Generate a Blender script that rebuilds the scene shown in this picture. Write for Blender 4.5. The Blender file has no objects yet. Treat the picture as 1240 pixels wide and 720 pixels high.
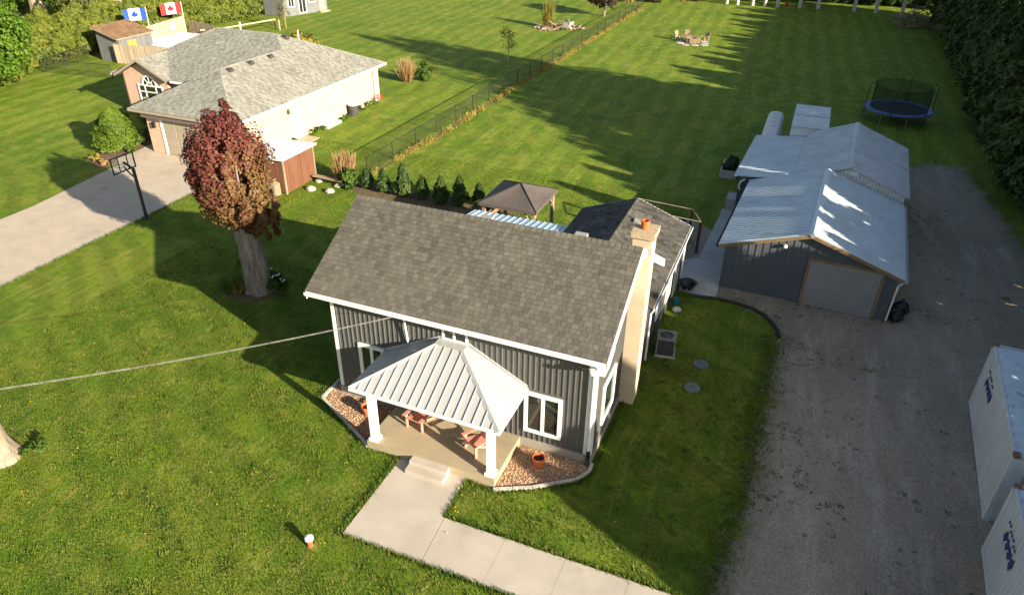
import bpy, math, random
import numpy as np
from mathutils import Vector, Matrix
SC = bpy.context.scene
COL = SC.collection
R = math.radians
rng = np.random.default_rng(11)
random.seed(5)

# ---------------------------------------------------------------- camera, sky, sun, exposure
PITCH, ROLL, YAW, CAMH, FPX = R(30.96), R(0.677), R(22.066), 16.435, 868.1
cam = bpy.data.cameras.new('camera'); camo = bpy.data.objects.new('camera', cam); COL.objects.link(camo)
_f = Vector((-math.sin(YAW)*math.cos(PITCH), math.cos(YAW)*math.cos(PITCH), -math.sin(PITCH)))
_r0 = Vector((math.cos(YAW), math.sin(YAW), 0)); _u0 = _r0.cross(_f)
_r = _r0*math.cos(ROLL)+_u0*math.sin(ROLL); _u = _u0*math.cos(ROLL)-_r0*math.sin(ROLL)
m = Matrix((_r, _u, -_f)).transposed().to_4x4(); m.translation = (0, 0, CAMH)
camo.matrix_world = m
cam.sensor_width = 36; cam.lens = FPX/1240*36; cam.clip_start = .5; cam.clip_end = 6000
SC.camera = camo
SUN_EL = math.atan(.335); SUN_AZ = math.atan2(.940, -.341)     # clockwise from +Y
w = bpy.data.worlds.new('World'); SC.world = w; w.use_nodes = True
nt = w.node_tree; bg = nt.nodes['Background']
sky = nt.nodes.new('ShaderNodeTexSky'); sky.sky_type = 'NISHITA'; sky.sun_disc = False
sky.sun_elevation = SUN_EL; sky.sun_rotation = SUN_AZ; sky.air_density = 1.0; sky.dust_density = 1.2; sky.ozone_density = .45
nt.links.new(sky.outputs[0], bg.inputs[0]); bg.inputs[1].default_value = .062
sl = bpy.data.lights.new('sun', 'SUN'); sl.energy = 5.0; sl.angle = R(.5); sl.color = (1, .87, .68)
so = bpy.data.objects.new('sun', sl); COL.objects.link(so)
so.rotation_euler = Vector((-.940, .341, -.335)).to_track_quat('-Z', 'Y').to_euler()
so.location = (60, -20, 40)
SC.view_settings.view_transform = 'Standard'; SC.view_settings.look = 'None'
SC.view_settings.exposure = 1.62; SC.view_settings.gamma = 1
SC.cycles.max_bounces = 6; SC.cycles.transparent_max_bounces = 16

# ---------------------------------------------------------------- object helpers
def world_loc(o):
    v = Vector((0, 0, 0))
    while o: v += o.location; o = o.parent
    return v
def thing(name, label, cat, loc=(0, 0, 0), rz=0, group=None):
    o = bpy.data.objects.new(name, None); COL.objects.link(o); o.empty_display_size = .3
    o.location = loc; o.rotation_euler = (0, 0, rz); o['label'] = label; o['category'] = cat
    if group: o['group'] = group
    return o
def tag(o, label, cat, group=None):
    o['label'] = label; o['category'] = cat
    if group: o['group'] = group
    return o
def kind(o, k): o['kind'] = k; return o
def copy_tree(o, parent=None):
    c = o.copy(); COL.objects.link(c); c.parent = parent
    for ch in o.children: copy_tree(ch, c)
    return c
def V(*a): return Vector(a)

class MB:
    def __init__(s): s.v = []; s.f = []; s.t = []; s.tone = 0.0
    def face(s, pts):
        n = len(s.v); s.v += [tuple(p) for p in pts]; s.f.append(tuple(range(n, n+len(pts)))); s.t.append(s.tone)
    def raw(s, vs, fs):
        n = len(s.v); s.v += [tuple(p) for p in vs]
        for f in fs: s.f.append(tuple(i+n for i in f)); s.t.append(s.tone)
    def box(s, x0, x1, y0, y1, z0, z1):
        s.raw([(x0,y0,z0),(x1,y0,z0),(x1,y1,z0),(x0,y1,z0),(x0,y0,z1),(x1,y0,z1),(x1,y1,z1),(x0,y1,z1)],
              [(0,3,2,1),(4,5,6,7),(0,1,5,4),(1,2,6,5),(2,3,7,6),(3,0,4,7)]); return s
    def obox(s, o, a, b, c):
        o, a, b, c = map(Vector, (o, a, b, c)); 
        s.raw([o, o+a, o+a+b, o+b, o+c, o+a+c, o+a+b+c, o+b+c],
              [(0,3,2,1),(4,5,6,7),(0,1,5,4),(1,2,6,5),(2,3,7,6),(3,0,4,7)]); return s
    def prism(s, poly, off):
        poly = [Vector(p) for p in poly]; off = Vector(off); n = len(poly)
        s.raw(poly+[p+off for p in poly], [tuple(reversed(range(n))), tuple(range(n, 2*n))] +
              [(i, (i+1) % n, n+(i+1) % n, n+i) for i in range(n)]); return s
    def tube(s, path, r, n=7, cap=True):
        path = [Vector(p) for p in path]; rs = r if isinstance(r, (list, tuple)) else [r]*len(path)
        vs = []; fs = []
        for i, p in enumerate(path):
            d = (path[min(i+1, len(path)-1)]-path[max(i-1, 0)]).normalized()
            a = d.orthogonal().normalized() if i == 0 else (a-d*a.dot(d)).normalized()
            b = d.cross(a)
            for k in range(n):
                t = 2*math.pi*k/n; vs.append(p+(a*math.cos(t)+b*math.sin(t))*rs[i])
        for i in range(len(path)-1):
            for k in range(n):
                fs.append((i*n+k, i*n+(k+1) % n, (i+1)*n+(k+1) % n, (i+1)*n+k))
        if cap: fs.append(tuple(reversed(range(n)))); fs.append(tuple(range((len(path)-1)*n, len(path)*n)))
        s.raw(vs, fs); return s
    def lathe(s, c, prof, n=20, sq=1.0):
        c = Vector(c); vs = []; fs = []
        for (r, z) in prof:
            for k in range(n):
                t = 2*math.pi*k/n; vs.append(c+V(r*math.cos(t), r*sq*math.sin(t), z))
        for i in range(len(prof)-1):
            for k in range(n):
                fs.append((i*n+k, i*n+(k+1) % n, (i+1)*n+(k+1) % n, (i+1)*n+k))
        fs.append(tuple(reversed(range(n)))); fs.append(tuple(range((len(prof)-1)*n, len(prof)*n)))
        s.raw(vs, fs); return s
    def mesh(s, name, mat, off=(0, 0, 0), smooth=False):
        me = bpy.data.meshes.new(name)
        o = np.array(off); me.from_pydata([tuple(np.array(p)-o) for p in s.v] if any(off) else s.v, [], s.f)
        if any(s.t):
            at = me.attributes.new('tone', 'FLOAT', 'FACE'); at.data.foreach_set('value', np.array(s.t, dtype=np.float32))
        me.materials.append(mat); me.update()
        if smooth: me.polygons.foreach_set('use_smooth', [True]*len(me.polygons))
        return me
    def build(s, name, mat, parent=None, local=False, smooth=False):
        off = (0, 0, 0) if (local or parent is None) else tuple(world_loc(parent))
        return link(name, s.mesh(name, mat, off, smooth), parent)
def link(name, me, parent=None, loc=(0, 0, 0)):
    o = bpy.data.objects.new(name, me); COL.objects.link(o); o.parent = parent; o.location = loc
    return o
def top(name, mb, mat, label, cat, group=None, base=None, smooth=False):
    """a thing that is one mesh, with its origin at its base"""
    if base is None:
        a = np.array(mb.v); base = ((a[:,0].min()+a[:,0].max())/2, (a[:,1].min()+a[:,1].max())/2, a[:,2].min())
    o = link(name, mb.mesh(name, mat, base, smooth), None, base); tag(o, label, cat, group); return o

# ---------------------------------------------------------------- materials
def N(t, ty, **kw):
    n = t.nodes.new(ty)
    for k, v in kw.items():
        if k.startswith('i_'): n.inputs[int(k[2:])].default_value = v
        else: setattr(n, k, v)
    return n
def col(c): return (c[0], c[1], c[2], 1)
def mixc(t, fac, a, b, mode='MIX'):
    n = t.nodes.new('ShaderNodeMix'); n.data_type = 'RGBA'; n.blend_type = mode
    for sock, val in ((n.inputs[0], fac), (n.inputs[6], a), (n.inputs[7], b)):
        if hasattr(val, 'is_output'): t.links.new(val, sock)
        else: sock.default_value = val if not isinstance(val, tuple) else col(val)
    return n.outputs[2]
def noise(t, vec, scale, detail=5, rough=.6, dist=0):
    n = N(t, 'ShaderNodeTexNoise'); n.inputs['Scale'].default_value = scale; n.inputs['Detail'].default_value = detail
    n.inputs['Roughness'].default_value = rough; n.inputs['Distortion'].default_value = dist
    if vec is not None: t.links.new(vec, n.inputs['Vector'])
    return n.outputs[0]
def ramp(t, fac, lo, hi):
    n = N(t, 'ShaderNodeMapRange'); n.inputs[1].default_value = lo; n.inputs[2].default_value = hi; n.clamp = True
    t.links.new(fac, n.inputs[0]); return n.outputs[0]
def math_(t, op, a, b):
    n = N(t, 'ShaderNodeMath', operation=op)
    for i, v in enumerate((a, b)):
        if hasattr(v, 'is_output'): t.links.new(v, n.inputs[i])
        else: n.inputs[i].default_value = v
    return n.outputs[0]
def base(name, rough=.8, spec=.3, metal=0):
    m = bpy.data.materials.new(name); m.use_nodes = True; t = m.node_tree; b = t.nodes['Principled BSDF']
    b.inputs['Roughness'].default_value = rough; b.inputs['Specular IOR Level'].default_value = spec; b.inputs['Metallic'].default_value = metal
    return m, t, b
def coords(t, stretch=None, world=True):
    if world: o = N(t, 'ShaderNodeNewGeometry').outputs['Position']
    else: o = N(t, 'ShaderNodeTexCoord').outputs['Object']
    if stretch:
        mp = N(t, 'ShaderNodeMapping'); mp.inputs['Scale'].default_value = stretch
        t.links.new(o, mp.inputs[0]); o = mp.outputs[0]
    return o
def bump(t, b, h, strength=.5, dist=.02):
    n = N(t, 'ShaderNodeBump'); n.inputs['Strength'].default_value = strength; n.inputs['Distance'].default_value = dist
    t.links.new(h, n.inputs['Height']); t.links.new(n.outputs[0], b.inputs['Normal'])
def M(name, c1, c2=None, scale=3, rough=.8, spec=.3, metal=0, stretch=None, bs=0, bscale=40, bdist=.01, fine=0, rand=0, world=True, tone=0, speck=None, lo=.35, hi=.65):
    """painted, wooden, stony surfaces: two colours mixed by noise, fine grain, optional relief"""
    if isinstance(metal, tuple): stretch, metal = metal, 0
    m, t, b = base(name, rough, spec, metal); c2 = c2 or tuple(x*.82 for x in c1)
    co = coords(t, stretch, world)
    c = mixc(t, ramp(t, noise(t, co, scale), lo, hi), c1, c2)
    if fine:
        g = noise(t, co, bscale, 3, .7); k = N(t, 'ShaderNodeMapRange'); k.inputs[3].default_value = 1-fine; k.inputs[4].default_value = 1+fine
        t.links.new(g, k.inputs[0]); cc = N(t, 'ShaderNodeCombineColor')
        for i in range(3): t.links.new(k.outputs[0], cc.inputs[i])
        c = mixc(t, 1.0, c, cc.outputs[0], 'MULTIPLY')
    if rand or tone:
        if rand: r = N(t, 'ShaderNodeObjectInfo').outputs['Random']; amt = rand
        else: r = N(t, 'ShaderNodeAttribute', attribute_name='tone').outputs['Fac']; amt = tone
        k = N(t, 'ShaderNodeMapRange'); k.inputs[3].default_value = 1-amt; k.inputs[4].default_value = 1+amt; t.links.new(r, k.inputs[0])
        cc = N(t, 'ShaderNodeCombineColor')
        for i in range(3): t.links.new(k.outputs[0], cc.inputs[i])
        c = mixc(t, 1.0, c, cc.outputs[0], 'MULTIPLY')
    if speck:
        c = mixc(t, ramp(t, noise(t, co, speck[1], 2, .5), speck[2], speck[2]+.05), c, speck[0])
    t.links.new(c, b.inputs['Base Color'])
    if bs: bump(t, b, noise(t, co, bscale, 4, .65), bs, bdist)
    return m
def leafm(name, c1, c2, c3=None, trans=.35, rough=.6, scale=.8):
    m, t, b = base(name, rough, .25)
    isl = N(t, 'ShaderNodeNewGeometry').outputs['Random Per Island']
    c = mixc(t, isl, c1, c2)
    nz = ramp(t, noise(t, coords(t), scale, 3), .38, .62)
    c = mixc(t, nz, c, c3 or tuple(x*.7 for x in c1))
    t.links.new(c, b.inputs['Base Color'])
    tr = N(t, 'ShaderNodeBsdfTranslucent'); t.links.new(c, tr.inputs[0])
    mx = N(t, 'ShaderNodeMixShader'); mx.inputs[0].default_value = trans
    t.links.new(b.outputs[0], mx.inputs[1]); t.links.new(tr.outputs[0], mx.inputs[2])
    t.links.new(mx.outputs[0], t.nodes['Material Output'].inputs[0]); return m

def lawn_color(t):
    co = coords(t)
    g = mixc(t, ramp(t, noise(t, co, .16, 5, .6, .4), .35, .65), (.078,.152,.008), (.140,.198,.014))
    g = mixc(t, ramp(t, noise(t, co, .9, 6, .65), .48, .74), g, (.205,.215,.030))
    g = mixc(t, ramp(t, noise(t, co, 2.6, 6, .72), .50, .70), g, (.052,.110,.009))
    g = mixc(t, math_(t, 'MULTIPLY', ramp(t, noise(t, co, .42, 6, .7, .8), .50, .68), .6), g, (.20,.21,.035))
    g = mixc(t, math_(t, 'MULTIPLY', ramp(t, noise(t, co, 1.5, 6, .75, .5), .60, .74), .55), g, (.28,.24,.07))
    s2 = coords(t, (2.4, .30, 1)); g = mixc(t, ramp(t, noise(t, s2, 1.2, 5, .7), .54, .74), g, (.27,.25,.055))
    # mowing stripes: faint bands of the cut, back lawn along the fence, front lawn slanting
    sep = N(t, 'ShaderNodeSeparateXYZ'); t.links.new(co, sep.inputs[0])
    wob = noise(t, co, .25, 2)
    def stripe(expr_x, expr_y, period):
        a = math_(t, 'ADD', math_(t, 'MULTIPLY', sep.outputs[0], expr_x), math_(t, 'MULTIPLY', sep.outputs[1], expr_y))
        a = math_(t, 'ADD', a, math_(t, 'MULTIPLY', wob, 2.6))
        return ramp(t, math_(t, 'SINE', math_(t, 'MULTIPLY', a, 2*math.pi/period), 0), -.5, .5)
    back = stripe(1, .05, 1.9); front = stripe(.55, .85, 1.5)
    sel = ramp(t, sep.outputs[1], 26, 30)
    st = mixc(t, sel, front, back)
    k = N(t, 'ShaderNodeMapRange'); k.inputs[3].default_value = .89; k.inputs[4].default_value = 1.09; t.links.new(st, k.inputs[0])
    cc = N(t, 'ShaderNodeCombineColor')
    for i in range(3): t.links.new(k.outputs[0], cc.inputs[i])
    g = mixc(t, 1.0, g, cc.outputs[0], 'MULTIPLY')
    zone = math_(t, 'ADD', sep.outputs[1], math_(t, 'MULTIPLY', wob, 6.0))
    g = mixc(t, ramp(t, zone, 27, 38), mixc(t, 1.0, g, (.84,.84,.78), 'MULTIPLY'), g)
    fn = noise(t, co, 22, 5, .75)
    k = N(t, 'ShaderNodeMapRange'); k.inputs[1].default_value=.3; k.inputs[2].default_value=.7; k.inputs[3].default_value = .58; k.inputs[4].default_value = 1.4; t.links.new(fn, k.inputs[0])
    cc = N(t, 'ShaderNodeCombineColor')
    for i in range(3): t.links.new(k.outputs[0], cc.inputs[i])
    g = mixc(t, 1.0, g, cc.outputs[0], 'MULTIPLY')
    h = math_(t, 'ADD', fn, math_(t, 'MULTIPLY', noise(t, co, 5, 4, .6), 1.2))
    return g, h
def gravel_color(t):
    co = coords(t)
    g = mixc(t, ramp(t, noise(t, co, .22, 5, .6, .5), .36, .66), (.315,.265,.20), (.24,.20,.15))
    s2 = coords(t, (1.4, .3, 1)); g = mixc(t, ramp(t, noise(t, s2, .9, 5, .65), .5, .72), g, (.38,.335,.27))
    g = mixc(t, ramp(t, noise(t, co, 1.7, 6, .7), .60, .72), g, (.19,.145,.095))
    vo = N(t, 'ShaderNodeTexVoronoi'); vo.inputs['Scale'].default_value = 26; t.links.new(co, vo.inputs[0])
    g = mixc(t, .55, g, mixc(t, 1.0, g, mixc(t, vo.outputs['Color'], (.45,.45,.45), (1.6,1.55,1.5)), 'MULTIPLY'))
    g = mixc(t, ramp(t, noise(t, co, .55, 6, .7), .62, .70), g, (.06,.075,.02))
    return g, math_(t, 'ADD', vo.outputs['Distance'], noise(t, co, 9, 4))
def lawn_material():
    m, t, b = base('lawn_grass', .85, .15); g, h = lawn_color(t); t.links.new(g, b.inputs['Base Color']); bump(t, b, h, .55, .06); return m
def gravel_material():
    m, t, b = base('gravel', .9, .2); g, h = gravel_color(t); t.links.new(g, b.inputs['Base Color']); bump(t, b, h, .6, .04); return m
def verge_material():
    """gravel running out into the lawn: the worn edge follows a distance stored on the sheet plus noise"""
    m, t, b = base('gravel_verge', .88, .18); g1, h1 = lawn_color(t); g2, h2 = gravel_color(t); co = coords(t)
    d = N(t, 'ShaderNodeAttribute', attribute_name='edge').outputs['Fac']
    nz = math_(t, 'ADD', math_(t, 'MULTIPLY', math_(t, 'SUBTRACT', noise(t, co, 1.1, 6, .7), .5), 2.6), math_(t, 'MULTIPLY', math_(t, 'SUBTRACT', noise(t, co, 9, 4, .7), .5), .9))
    f = ramp(t, math_(t, 'ADD', d, nz), -.25, .25)
    dirt = ramp(t, math_(t, 'ADD', d, nz), -.5, 1.0)
    g2 = mixc(t, math_(t, 'MULTIPLY', math_(t, 'SUBTRACT', 1.0, dirt), .8), g2, (.16,.125,.08))
    t.links.new(mixc(t, f, g1, g2), b.inputs['Base Color'])
    hm = N(t, 'ShaderNodeMix'); t.links.new(f, hm.inputs[0]); t.links.new(h1, hm.inputs[2]); t.links.new(h2, hm.inputs[3])
    bump(t, b, hm.outputs[0], .55, .05); return m
def concrete_material(name, c1, c2, stain=(.2,.17,.13)):
    m, t, b = base(name, .85, .25); co = coords(t)
    g = mixc(t, ramp(t, noise(t, co, .8, 6, .65), .35, .65), c1, c2)
    g = mixc(t, math_(t, 'MULTIPLY', ramp(t, noise(t, co, .45, 6, .75, .6), .54, .74), .75), g, stain)
    g = mixc(t, math_(t, 'MULTIPLY', ramp(t, noise(t, co, 60, 3, .7), .4, .75), .35), g, tuple(x*.62 for x in c1))
    t.links.new(g, b.inputs['Base Color']); bump(t, b, noise(t, co, 70, 4, .7), .25, .006); return m
def glass_material():
    m, t, b = base('window_glass', .04, .9)
    b.inputs['Base Color'].default_value = (.015,.02,.018,1); return m
def net_material(name, c, alpha):
    m, t, b = base(name, .8, .1); b.inputs['Base Color'].default_value = col(c); b.inputs['Alpha'].default_value = alpha; return m
def brick_material(name, c1, c2, mortar, sx=4.2):
    m, t, b = base(name, .85, .2)
    ge = N(t, 'ShaderNodeNewGeometry'); sp = N(t, 'ShaderNodeSeparateXYZ'); t.links.new(ge.outputs['Position'], sp.inputs[0])
    cb = N(t, 'ShaderNodeCombineXYZ'); t.links.new(math_(t, 'ADD', sp.outputs[0], sp.outputs[1]), cb.inputs[0]); t.links.new(sp.outputs[2], cb.inputs[1])
    br = N(t, 'ShaderNodeTexBrick'); t.links.new(cb.outputs[0], br.inputs[0]); br.inputs['Scale'].default_value = sx
    br.inputs['Color1'].default_value = col(c1); br.inputs['Color2'].default_value = col(c2); br.inputs['Mortar'].default_value = col(mortar)
    br.inputs['Mortar Size'].default_value = .018; br.inputs['Brick Width'].default_value = .95; br.inputs['Row Height'].default_value = .32
    c = mixc(t, math_(t, 'MULTIPLY', ramp(t, noise(t, ge.outputs['Position'], 1.3, 5), .5, .7), .5), br.outputs[0], tuple(x*.75 for x in c1))
    t.links.new(c, b.inputs['Base Color']); bump(t, b, br.outputs['Fac'], -.3, .01); return m

K = {}
K['lawn'] = lawn_material(); K['gravel'] = gravel_material(); K['verge'] = verge_material()
K['path'] = concrete_material('path_concrete', (.47,.42,.35), (.39,.345,.285), (.30,.26,.21))
K['drive'] = concrete_material('driveway_concrete', (.47,.40,.31), (.40,.34,.265), (.29,.24,.18))
K['pad'] = concrete_material('yard_concrete', (.50,.48,.45), (.42,.405,.38))
K['porchfloor'] = concrete_material('porch_floor', (.37,.31,.205), (.32,.265,.17), (.22,.18,.11))
K['foundation'] = concrete_material('foundation_concrete', (.30,.275,.235), (.24,.22,.19))
K['siding'] = M('dark_siding', (.094,.094,.090), (.080,.081,.078), 1.5, .6, .35, fine=.12)
K['batten'] = M('batten_paint', (.122,.120,.111), (.104,.103,.096), 3, .55, .4, rand=.12)
K['navy'] = M('slate_blue_siding', (.088,.101,.116), (.074,.086,.099), 1.2, .6, .3, fine=.12)
K['white'] = M('white_trim', (.74,.73,.71), (.67,.66,.64), 2.5, .5, .4)
K['white2'] = M('white_paint_worn', (.74,.73,.70), (.60,.59,.56), 4, .6, .3)
K['shingle'] = M('brown_grey_shingle', (.120,.112,.092), (.098,.091,.075), 1.1, .95, .08, fine=.3, bscale=55, tone=.28)
K['shingle1'] = M('brown_grey_shingle_single', (.120,.112,.092), (.098,.091,.075), 1.1, .95, .08, fine=.3, bscale=55, tone=.28)
K['shingledark'] = M('charcoal_shingle', (.10,.096,.082), (.062,.06,.054), 1.0, .95, .08, fine=.4, bscale=45, tone=.42)
K['shinglegrey'] = M('grey_green_shingle', (.25,.25,.215), (.21,.21,.18), .6, .95, .08, fine=.25, bscale=40, tone=.32)
K['shinglebrown'] = M('tan_shingle', (.24,.15,.085), (.17,.105,.06), 1.2, .95, .08, fine=.3, tone=.3)
K['porchmetal'] = M('cream_steel_roofing', (.385,.39,.375), (.355,.36,.35), 1.6, .38, .5, fine=.03)
K['roofmetal'] = M('galvanised_sheet', (.53,.60,.64), (.45,.51,.545), .9, .5, .5, .25, fine=.06, bscale=20)
K['roofold'] = M('weathered_sheet', (.49,.525,.55), (.38,.405,.42), 1.1, .6, .4, .15, fine=.18, bscale=14, speck=((.28,.26,.235), 2.4, .68))
K['leanmetal'] = M('shade_blue_sheet', (.38,.49,.60), (.30,.40,.50), 1.2, .4, .5, .1)  # blue-white sheet, its colour tinted bluer to stand in for shade
K['chimney'] = brick_material('painted_chimney_brick', (.56,.45,.32), (.50,.40,.28), (.44,.35,.25))
K['cap'] = M('stone_cap', (.44,.35,.24), (.32,.25,.165), 9, .9, .15, fine=.3)
K['lead'] = M('grey_flashing', (.30,.295,.28), (.25,.245,.235), 4, .6, .4)
K['palepane'] = M('pale_pane', (.25,.245,.225), (.19,.19,.175), 2, .25, .5)  # pale pane colour of the bungalow side windows
K['clay'] = M('terracotta', (.50,.135,.045), (.42,.105,.035), 6, .8, .2)
K['soil'] = M('potting_soil', (.05,.035,.024), (.03,.02,.014), 20, .95, .1, bs=.6)
K['chair'] = M('salmon_paint', (.60,.27,.20), (.52,.22,.16), 5, .55, .3, rand=.06)
K['glass'] = glass_material()
K['cedarwood'] = M('orange_timber', (.25,.16,.09), (.185,.115,.062), 2, .7, .2, (1,1,.15), fine=.15)
K['timber'] = M('weathered_timber', (.33,.25,.165), (.25,.185,.12), 2, .8, .15, (3,3,.3), fine=.2, rand=.16)
K['fencewood'] = M('grey_fence_board', (.40,.33,.235), (.30,.245,.17), 1.5, .85, .1, (4,4,.3), fine=.2, rand=.18)
K['brownwood'] = M('dark_brown_timber', (.085,.05,.033), (.06,.035,.024), 3, .75, .2, (3,3,.3))
K['canopy'] = M('charcoal_canvas', (.10,.085,.075), (.08,.068,.062), 1.2, .75, .25)
K['garagedoor'] = M('grey_steel_door', (.27,.265,.255), (.235,.23,.22), 1.4, .5, .4, rand=.04)
K['ndoor'] = M('tan_garage_door', (.32,.275,.205), (.29,.25,.185), 1.4, .5, .3)
K['cream'] = brick_material('cream_brick', (.445,.335,.265), (.42,.318,.252), (.41,.325,.265))
K['pink'] = brick_material('pink_brick', (.56,.36,.25), (.50,.32,.225), (.50,.39,.31))
K['fascia'] = M('tan_fascia', (.33,.27,.205), (.29,.24,.18), 2, .6, .3)
K['soffit'] = M('grey_brown_soffit', (.13,.11,.10), (.115,.098,.09), 2, .7, .2)
K['shedbrown'] = M('red_brown_panel', (.165,.075,.043), (.125,.056,.032), 1.6, .75, .2, (2,2,.35), fine=.25, rand=.08)
K['shedgrey'] = M('grey_board', (.155,.16,.16), (.12,.125,.125), 1.5, .7, .2, rand=.08)
K['cont'] = M('container_white', (.54,.555,.56), (.46,.475,.48), .8, .5, .4, fine=.06, speck=((.38,.32,.26), 3.1, .74))
K['controof'] = M('container_roof_paint', (.50,.56,.61), (.40,.455,.50), 1.6, .45, .4, fine=.08, speck=((.36,.33,.28), 2.3, .66))
K['rust'] = M('rusty_casting', (.24,.135,.075), (.15,.08,.045), 12, .9, .2)
K['logo'] = M('logo_blue', (.012,.045,.155), (.010,.04,.14), 2, .5, .3)
K['logodark'] = M('logo_dark', (.03,.035,.06), (.025,.03,.05), 2, .5, .3)
K['black'] = M('black_plastic', (.016,.016,.017), (.012,.012,.013), 3, .45, .4)
K['blackmetal'] = M('black_metal', (.02,.021,.022), (.015,.016,.017), 3, .5, .4)
K['steel'] = M('grey_steel', (.33,.335,.34), (.26,.265,.27), 3, .45, .5, .4)
K['acgrey'] = M('beige_grey_enamel', (.23,.215,.19), (.19,.18,.16), 2, .55, .3)
K['acgrille'] = M('dark_grille', (.06,.058,.053), (.04,.039,.036), 3, .6, .3)
K['lead2'] = M('dark_enamel', (.10,.097,.09), (.08,.078,.072), 3, .5, .4)
K['rustframe'] = M('red_brown_steel', (.13,.05,.03), (.10,.038,.024), 4, .7, .25)
K['pipewhite'] = M('weathered_rail', (.30,.265,.215), (.22,.19,.155), 3, .6, .3)
K['blue'] = M('blue_vinyl', (.035,.125,.33), (.028,.10,.27), 3, .5, .35)
K['bluebright'] = M('bright_blue_plastic', (.02,.22,.52), (.015,.18,.44), 3, .5, .35)
K['teal'] = M('teal_hose', (.05,.33,.36), (.04,.27,.30), 3, .5, .35)
K['orange'] = M('orange_board', (.62,.26,.06), (.54,.22,.05), 3, .6, .3)
K['matblack'] = M('trampoline_mat', (.014,.017,.022), (.012,.014,.018), 3, .6, .3)
K['net'] = net_material('safety_net', (.012,.014,.014), .42)
K['lid'] = M('green_grey_lid', (.125,.16,.155), (.10,.13,.125), 4, .7, .25)
K['trailer'] = M('camper_white', (.56,.57,.57), (.47,.475,.475), 1.2, .5, .4, fine=.06)
K['wellred'] = M('rust_red_casing', (.36,.10,.04), (.30,.08,.035), 8, .7, .2)
K['cable'] = M('grey_white_cable', (.22,.21,.20), (.10,.095,.095), 5, .6, .3)
K['bark'] = M('grey_bark', (.30,.26,.22), (.12,.10,.082), 2.6, .95, .1, (3,3,.45), bs=1.0, bscale=7, bdist=.06, fine=.3, lo=.3, hi=.7)
K['barkpale'] = M('pale_bark', (.36,.295,.215), (.20,.16,.115), 2.6, .95, .1, (3,3,.5), bs=1.0, bscale=7, bdist=.06, fine=.3)
K['birch'] = M('white_bark', (.55,.50,.44), (.36,.33,.29), 3, .9, .1, (1,1,2), fine=.2)
K['twig'] = M('dry_twig', (.36,.26,.135), (.25,.175,.09), 3, .9, .1)
K['brush'] = M('cut_branch', (.30,.22,.15), (.19,.14,.09), 3, .9, .1, rand=.25)
K['mulch'] = M('bark_mulch', (.185,.125,.085), (.11,.072,.048), 5, .95, .1, bs=.8, bscale=22, bdist=.03, fine=.4)
K['pebble'] = M('mixed_pebbles', (.33,.215,.13), (.22,.135,.08), 4, .85, .2, bs=.8, bscale=30, bdist=.03, fine=.4)
K['stone'] = M('field_stone', (.42,.385,.33), (.31,.285,.245), 5, .9, .15, fine=.2, rand=.2)
K['edging'] = M('concrete_edging', (.52,.48,.42), (.43,.40,.35), 3, .85, .2, rand=.08)
K['flagwhite'] = M('flag_white', (.78,.78,.78), (.72,.72,.72), 3, .7, .2)
K['flagred'] = M('flag_red', (.58,.035,.03), (.52,.03,.028), 3, .7, .2)
K['flagblue'] = M('flag_blue', (.02,.075,.36), (.018,.065,.32), 3, .7, .2)
K['yellow'] = M('dandelion_yellow', (.70,.50,.02), (.62,.42,.02), 8, .7, .2)
# foliage
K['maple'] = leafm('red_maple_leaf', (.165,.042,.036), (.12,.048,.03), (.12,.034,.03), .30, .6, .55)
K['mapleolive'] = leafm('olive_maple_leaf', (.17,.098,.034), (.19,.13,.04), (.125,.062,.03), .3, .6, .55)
K['cedar'] = leafm('dark_cedar', (.070,.112,.020), (.098,.138,.026), (.048,.084,.017), .35)
K['cedarlit'] = leafm('yellow_green_cedar', (.115,.145,.016), (.155,.17,.02), (.075,.105,.014), .3)
K['youngcedar'] = leafm('young_cedar', (.058,.105,.026), (.085,.125,.026), (.045,.085,.022), .35)
K['cone'] = leafm('clipped_cedar', (.095,.155,.012), (.125,.18,.016), (.07,.12,.012), .3)
K['lime'] = leafm('fresh_leaf', (.10,.20,.014), (.15,.24,.02), (.065,.14,.012), .4)
K['oak'] = leafm('dull_green_leaf', (.08,.10,.02), (.12,.125,.03), (.05,.07,.016), .3)
K['purple'] = leafm('purple_leaf', (.055,.026,.026), (.08,.04,.035), (.04,.02,.02), .2)
K['bushleaf'] = leafm('garden_leaf', (.06,.12,.016), (.09,.15,.02), (.04,.08,.012), .3)
K['dry'] = leafm('dry_reed', (.40,.27,.12), (.47,.34,.165), (.30,.19,.08), .3)
K['ylw'] = leafm('yellow_shrub_leaf', (.25,.21,.03), (.32,.24,.045), (.16,.16,.03), .3)
K['goldgrass'] = leafm('golden_grass', (.36,.29,.06), (.44,.35,.08), (.22,.21,.045), .4)
K['grassblade'] = leafm('grass_blade', (.098,.160,.012), (.170,.202,.022), (.060,.120,.009), .32, scale=1.1)
K['grassdry'] = leafm('dry_grass_blade', (.30,.27,.075), (.36,.31,.11), (.20,.22,.04), .35, scale=1.1)
K['weed'] = leafm('weed_leaf', (.09,.12,.022), (.14,.15,.035), (.07,.09,.02), .3)

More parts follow.
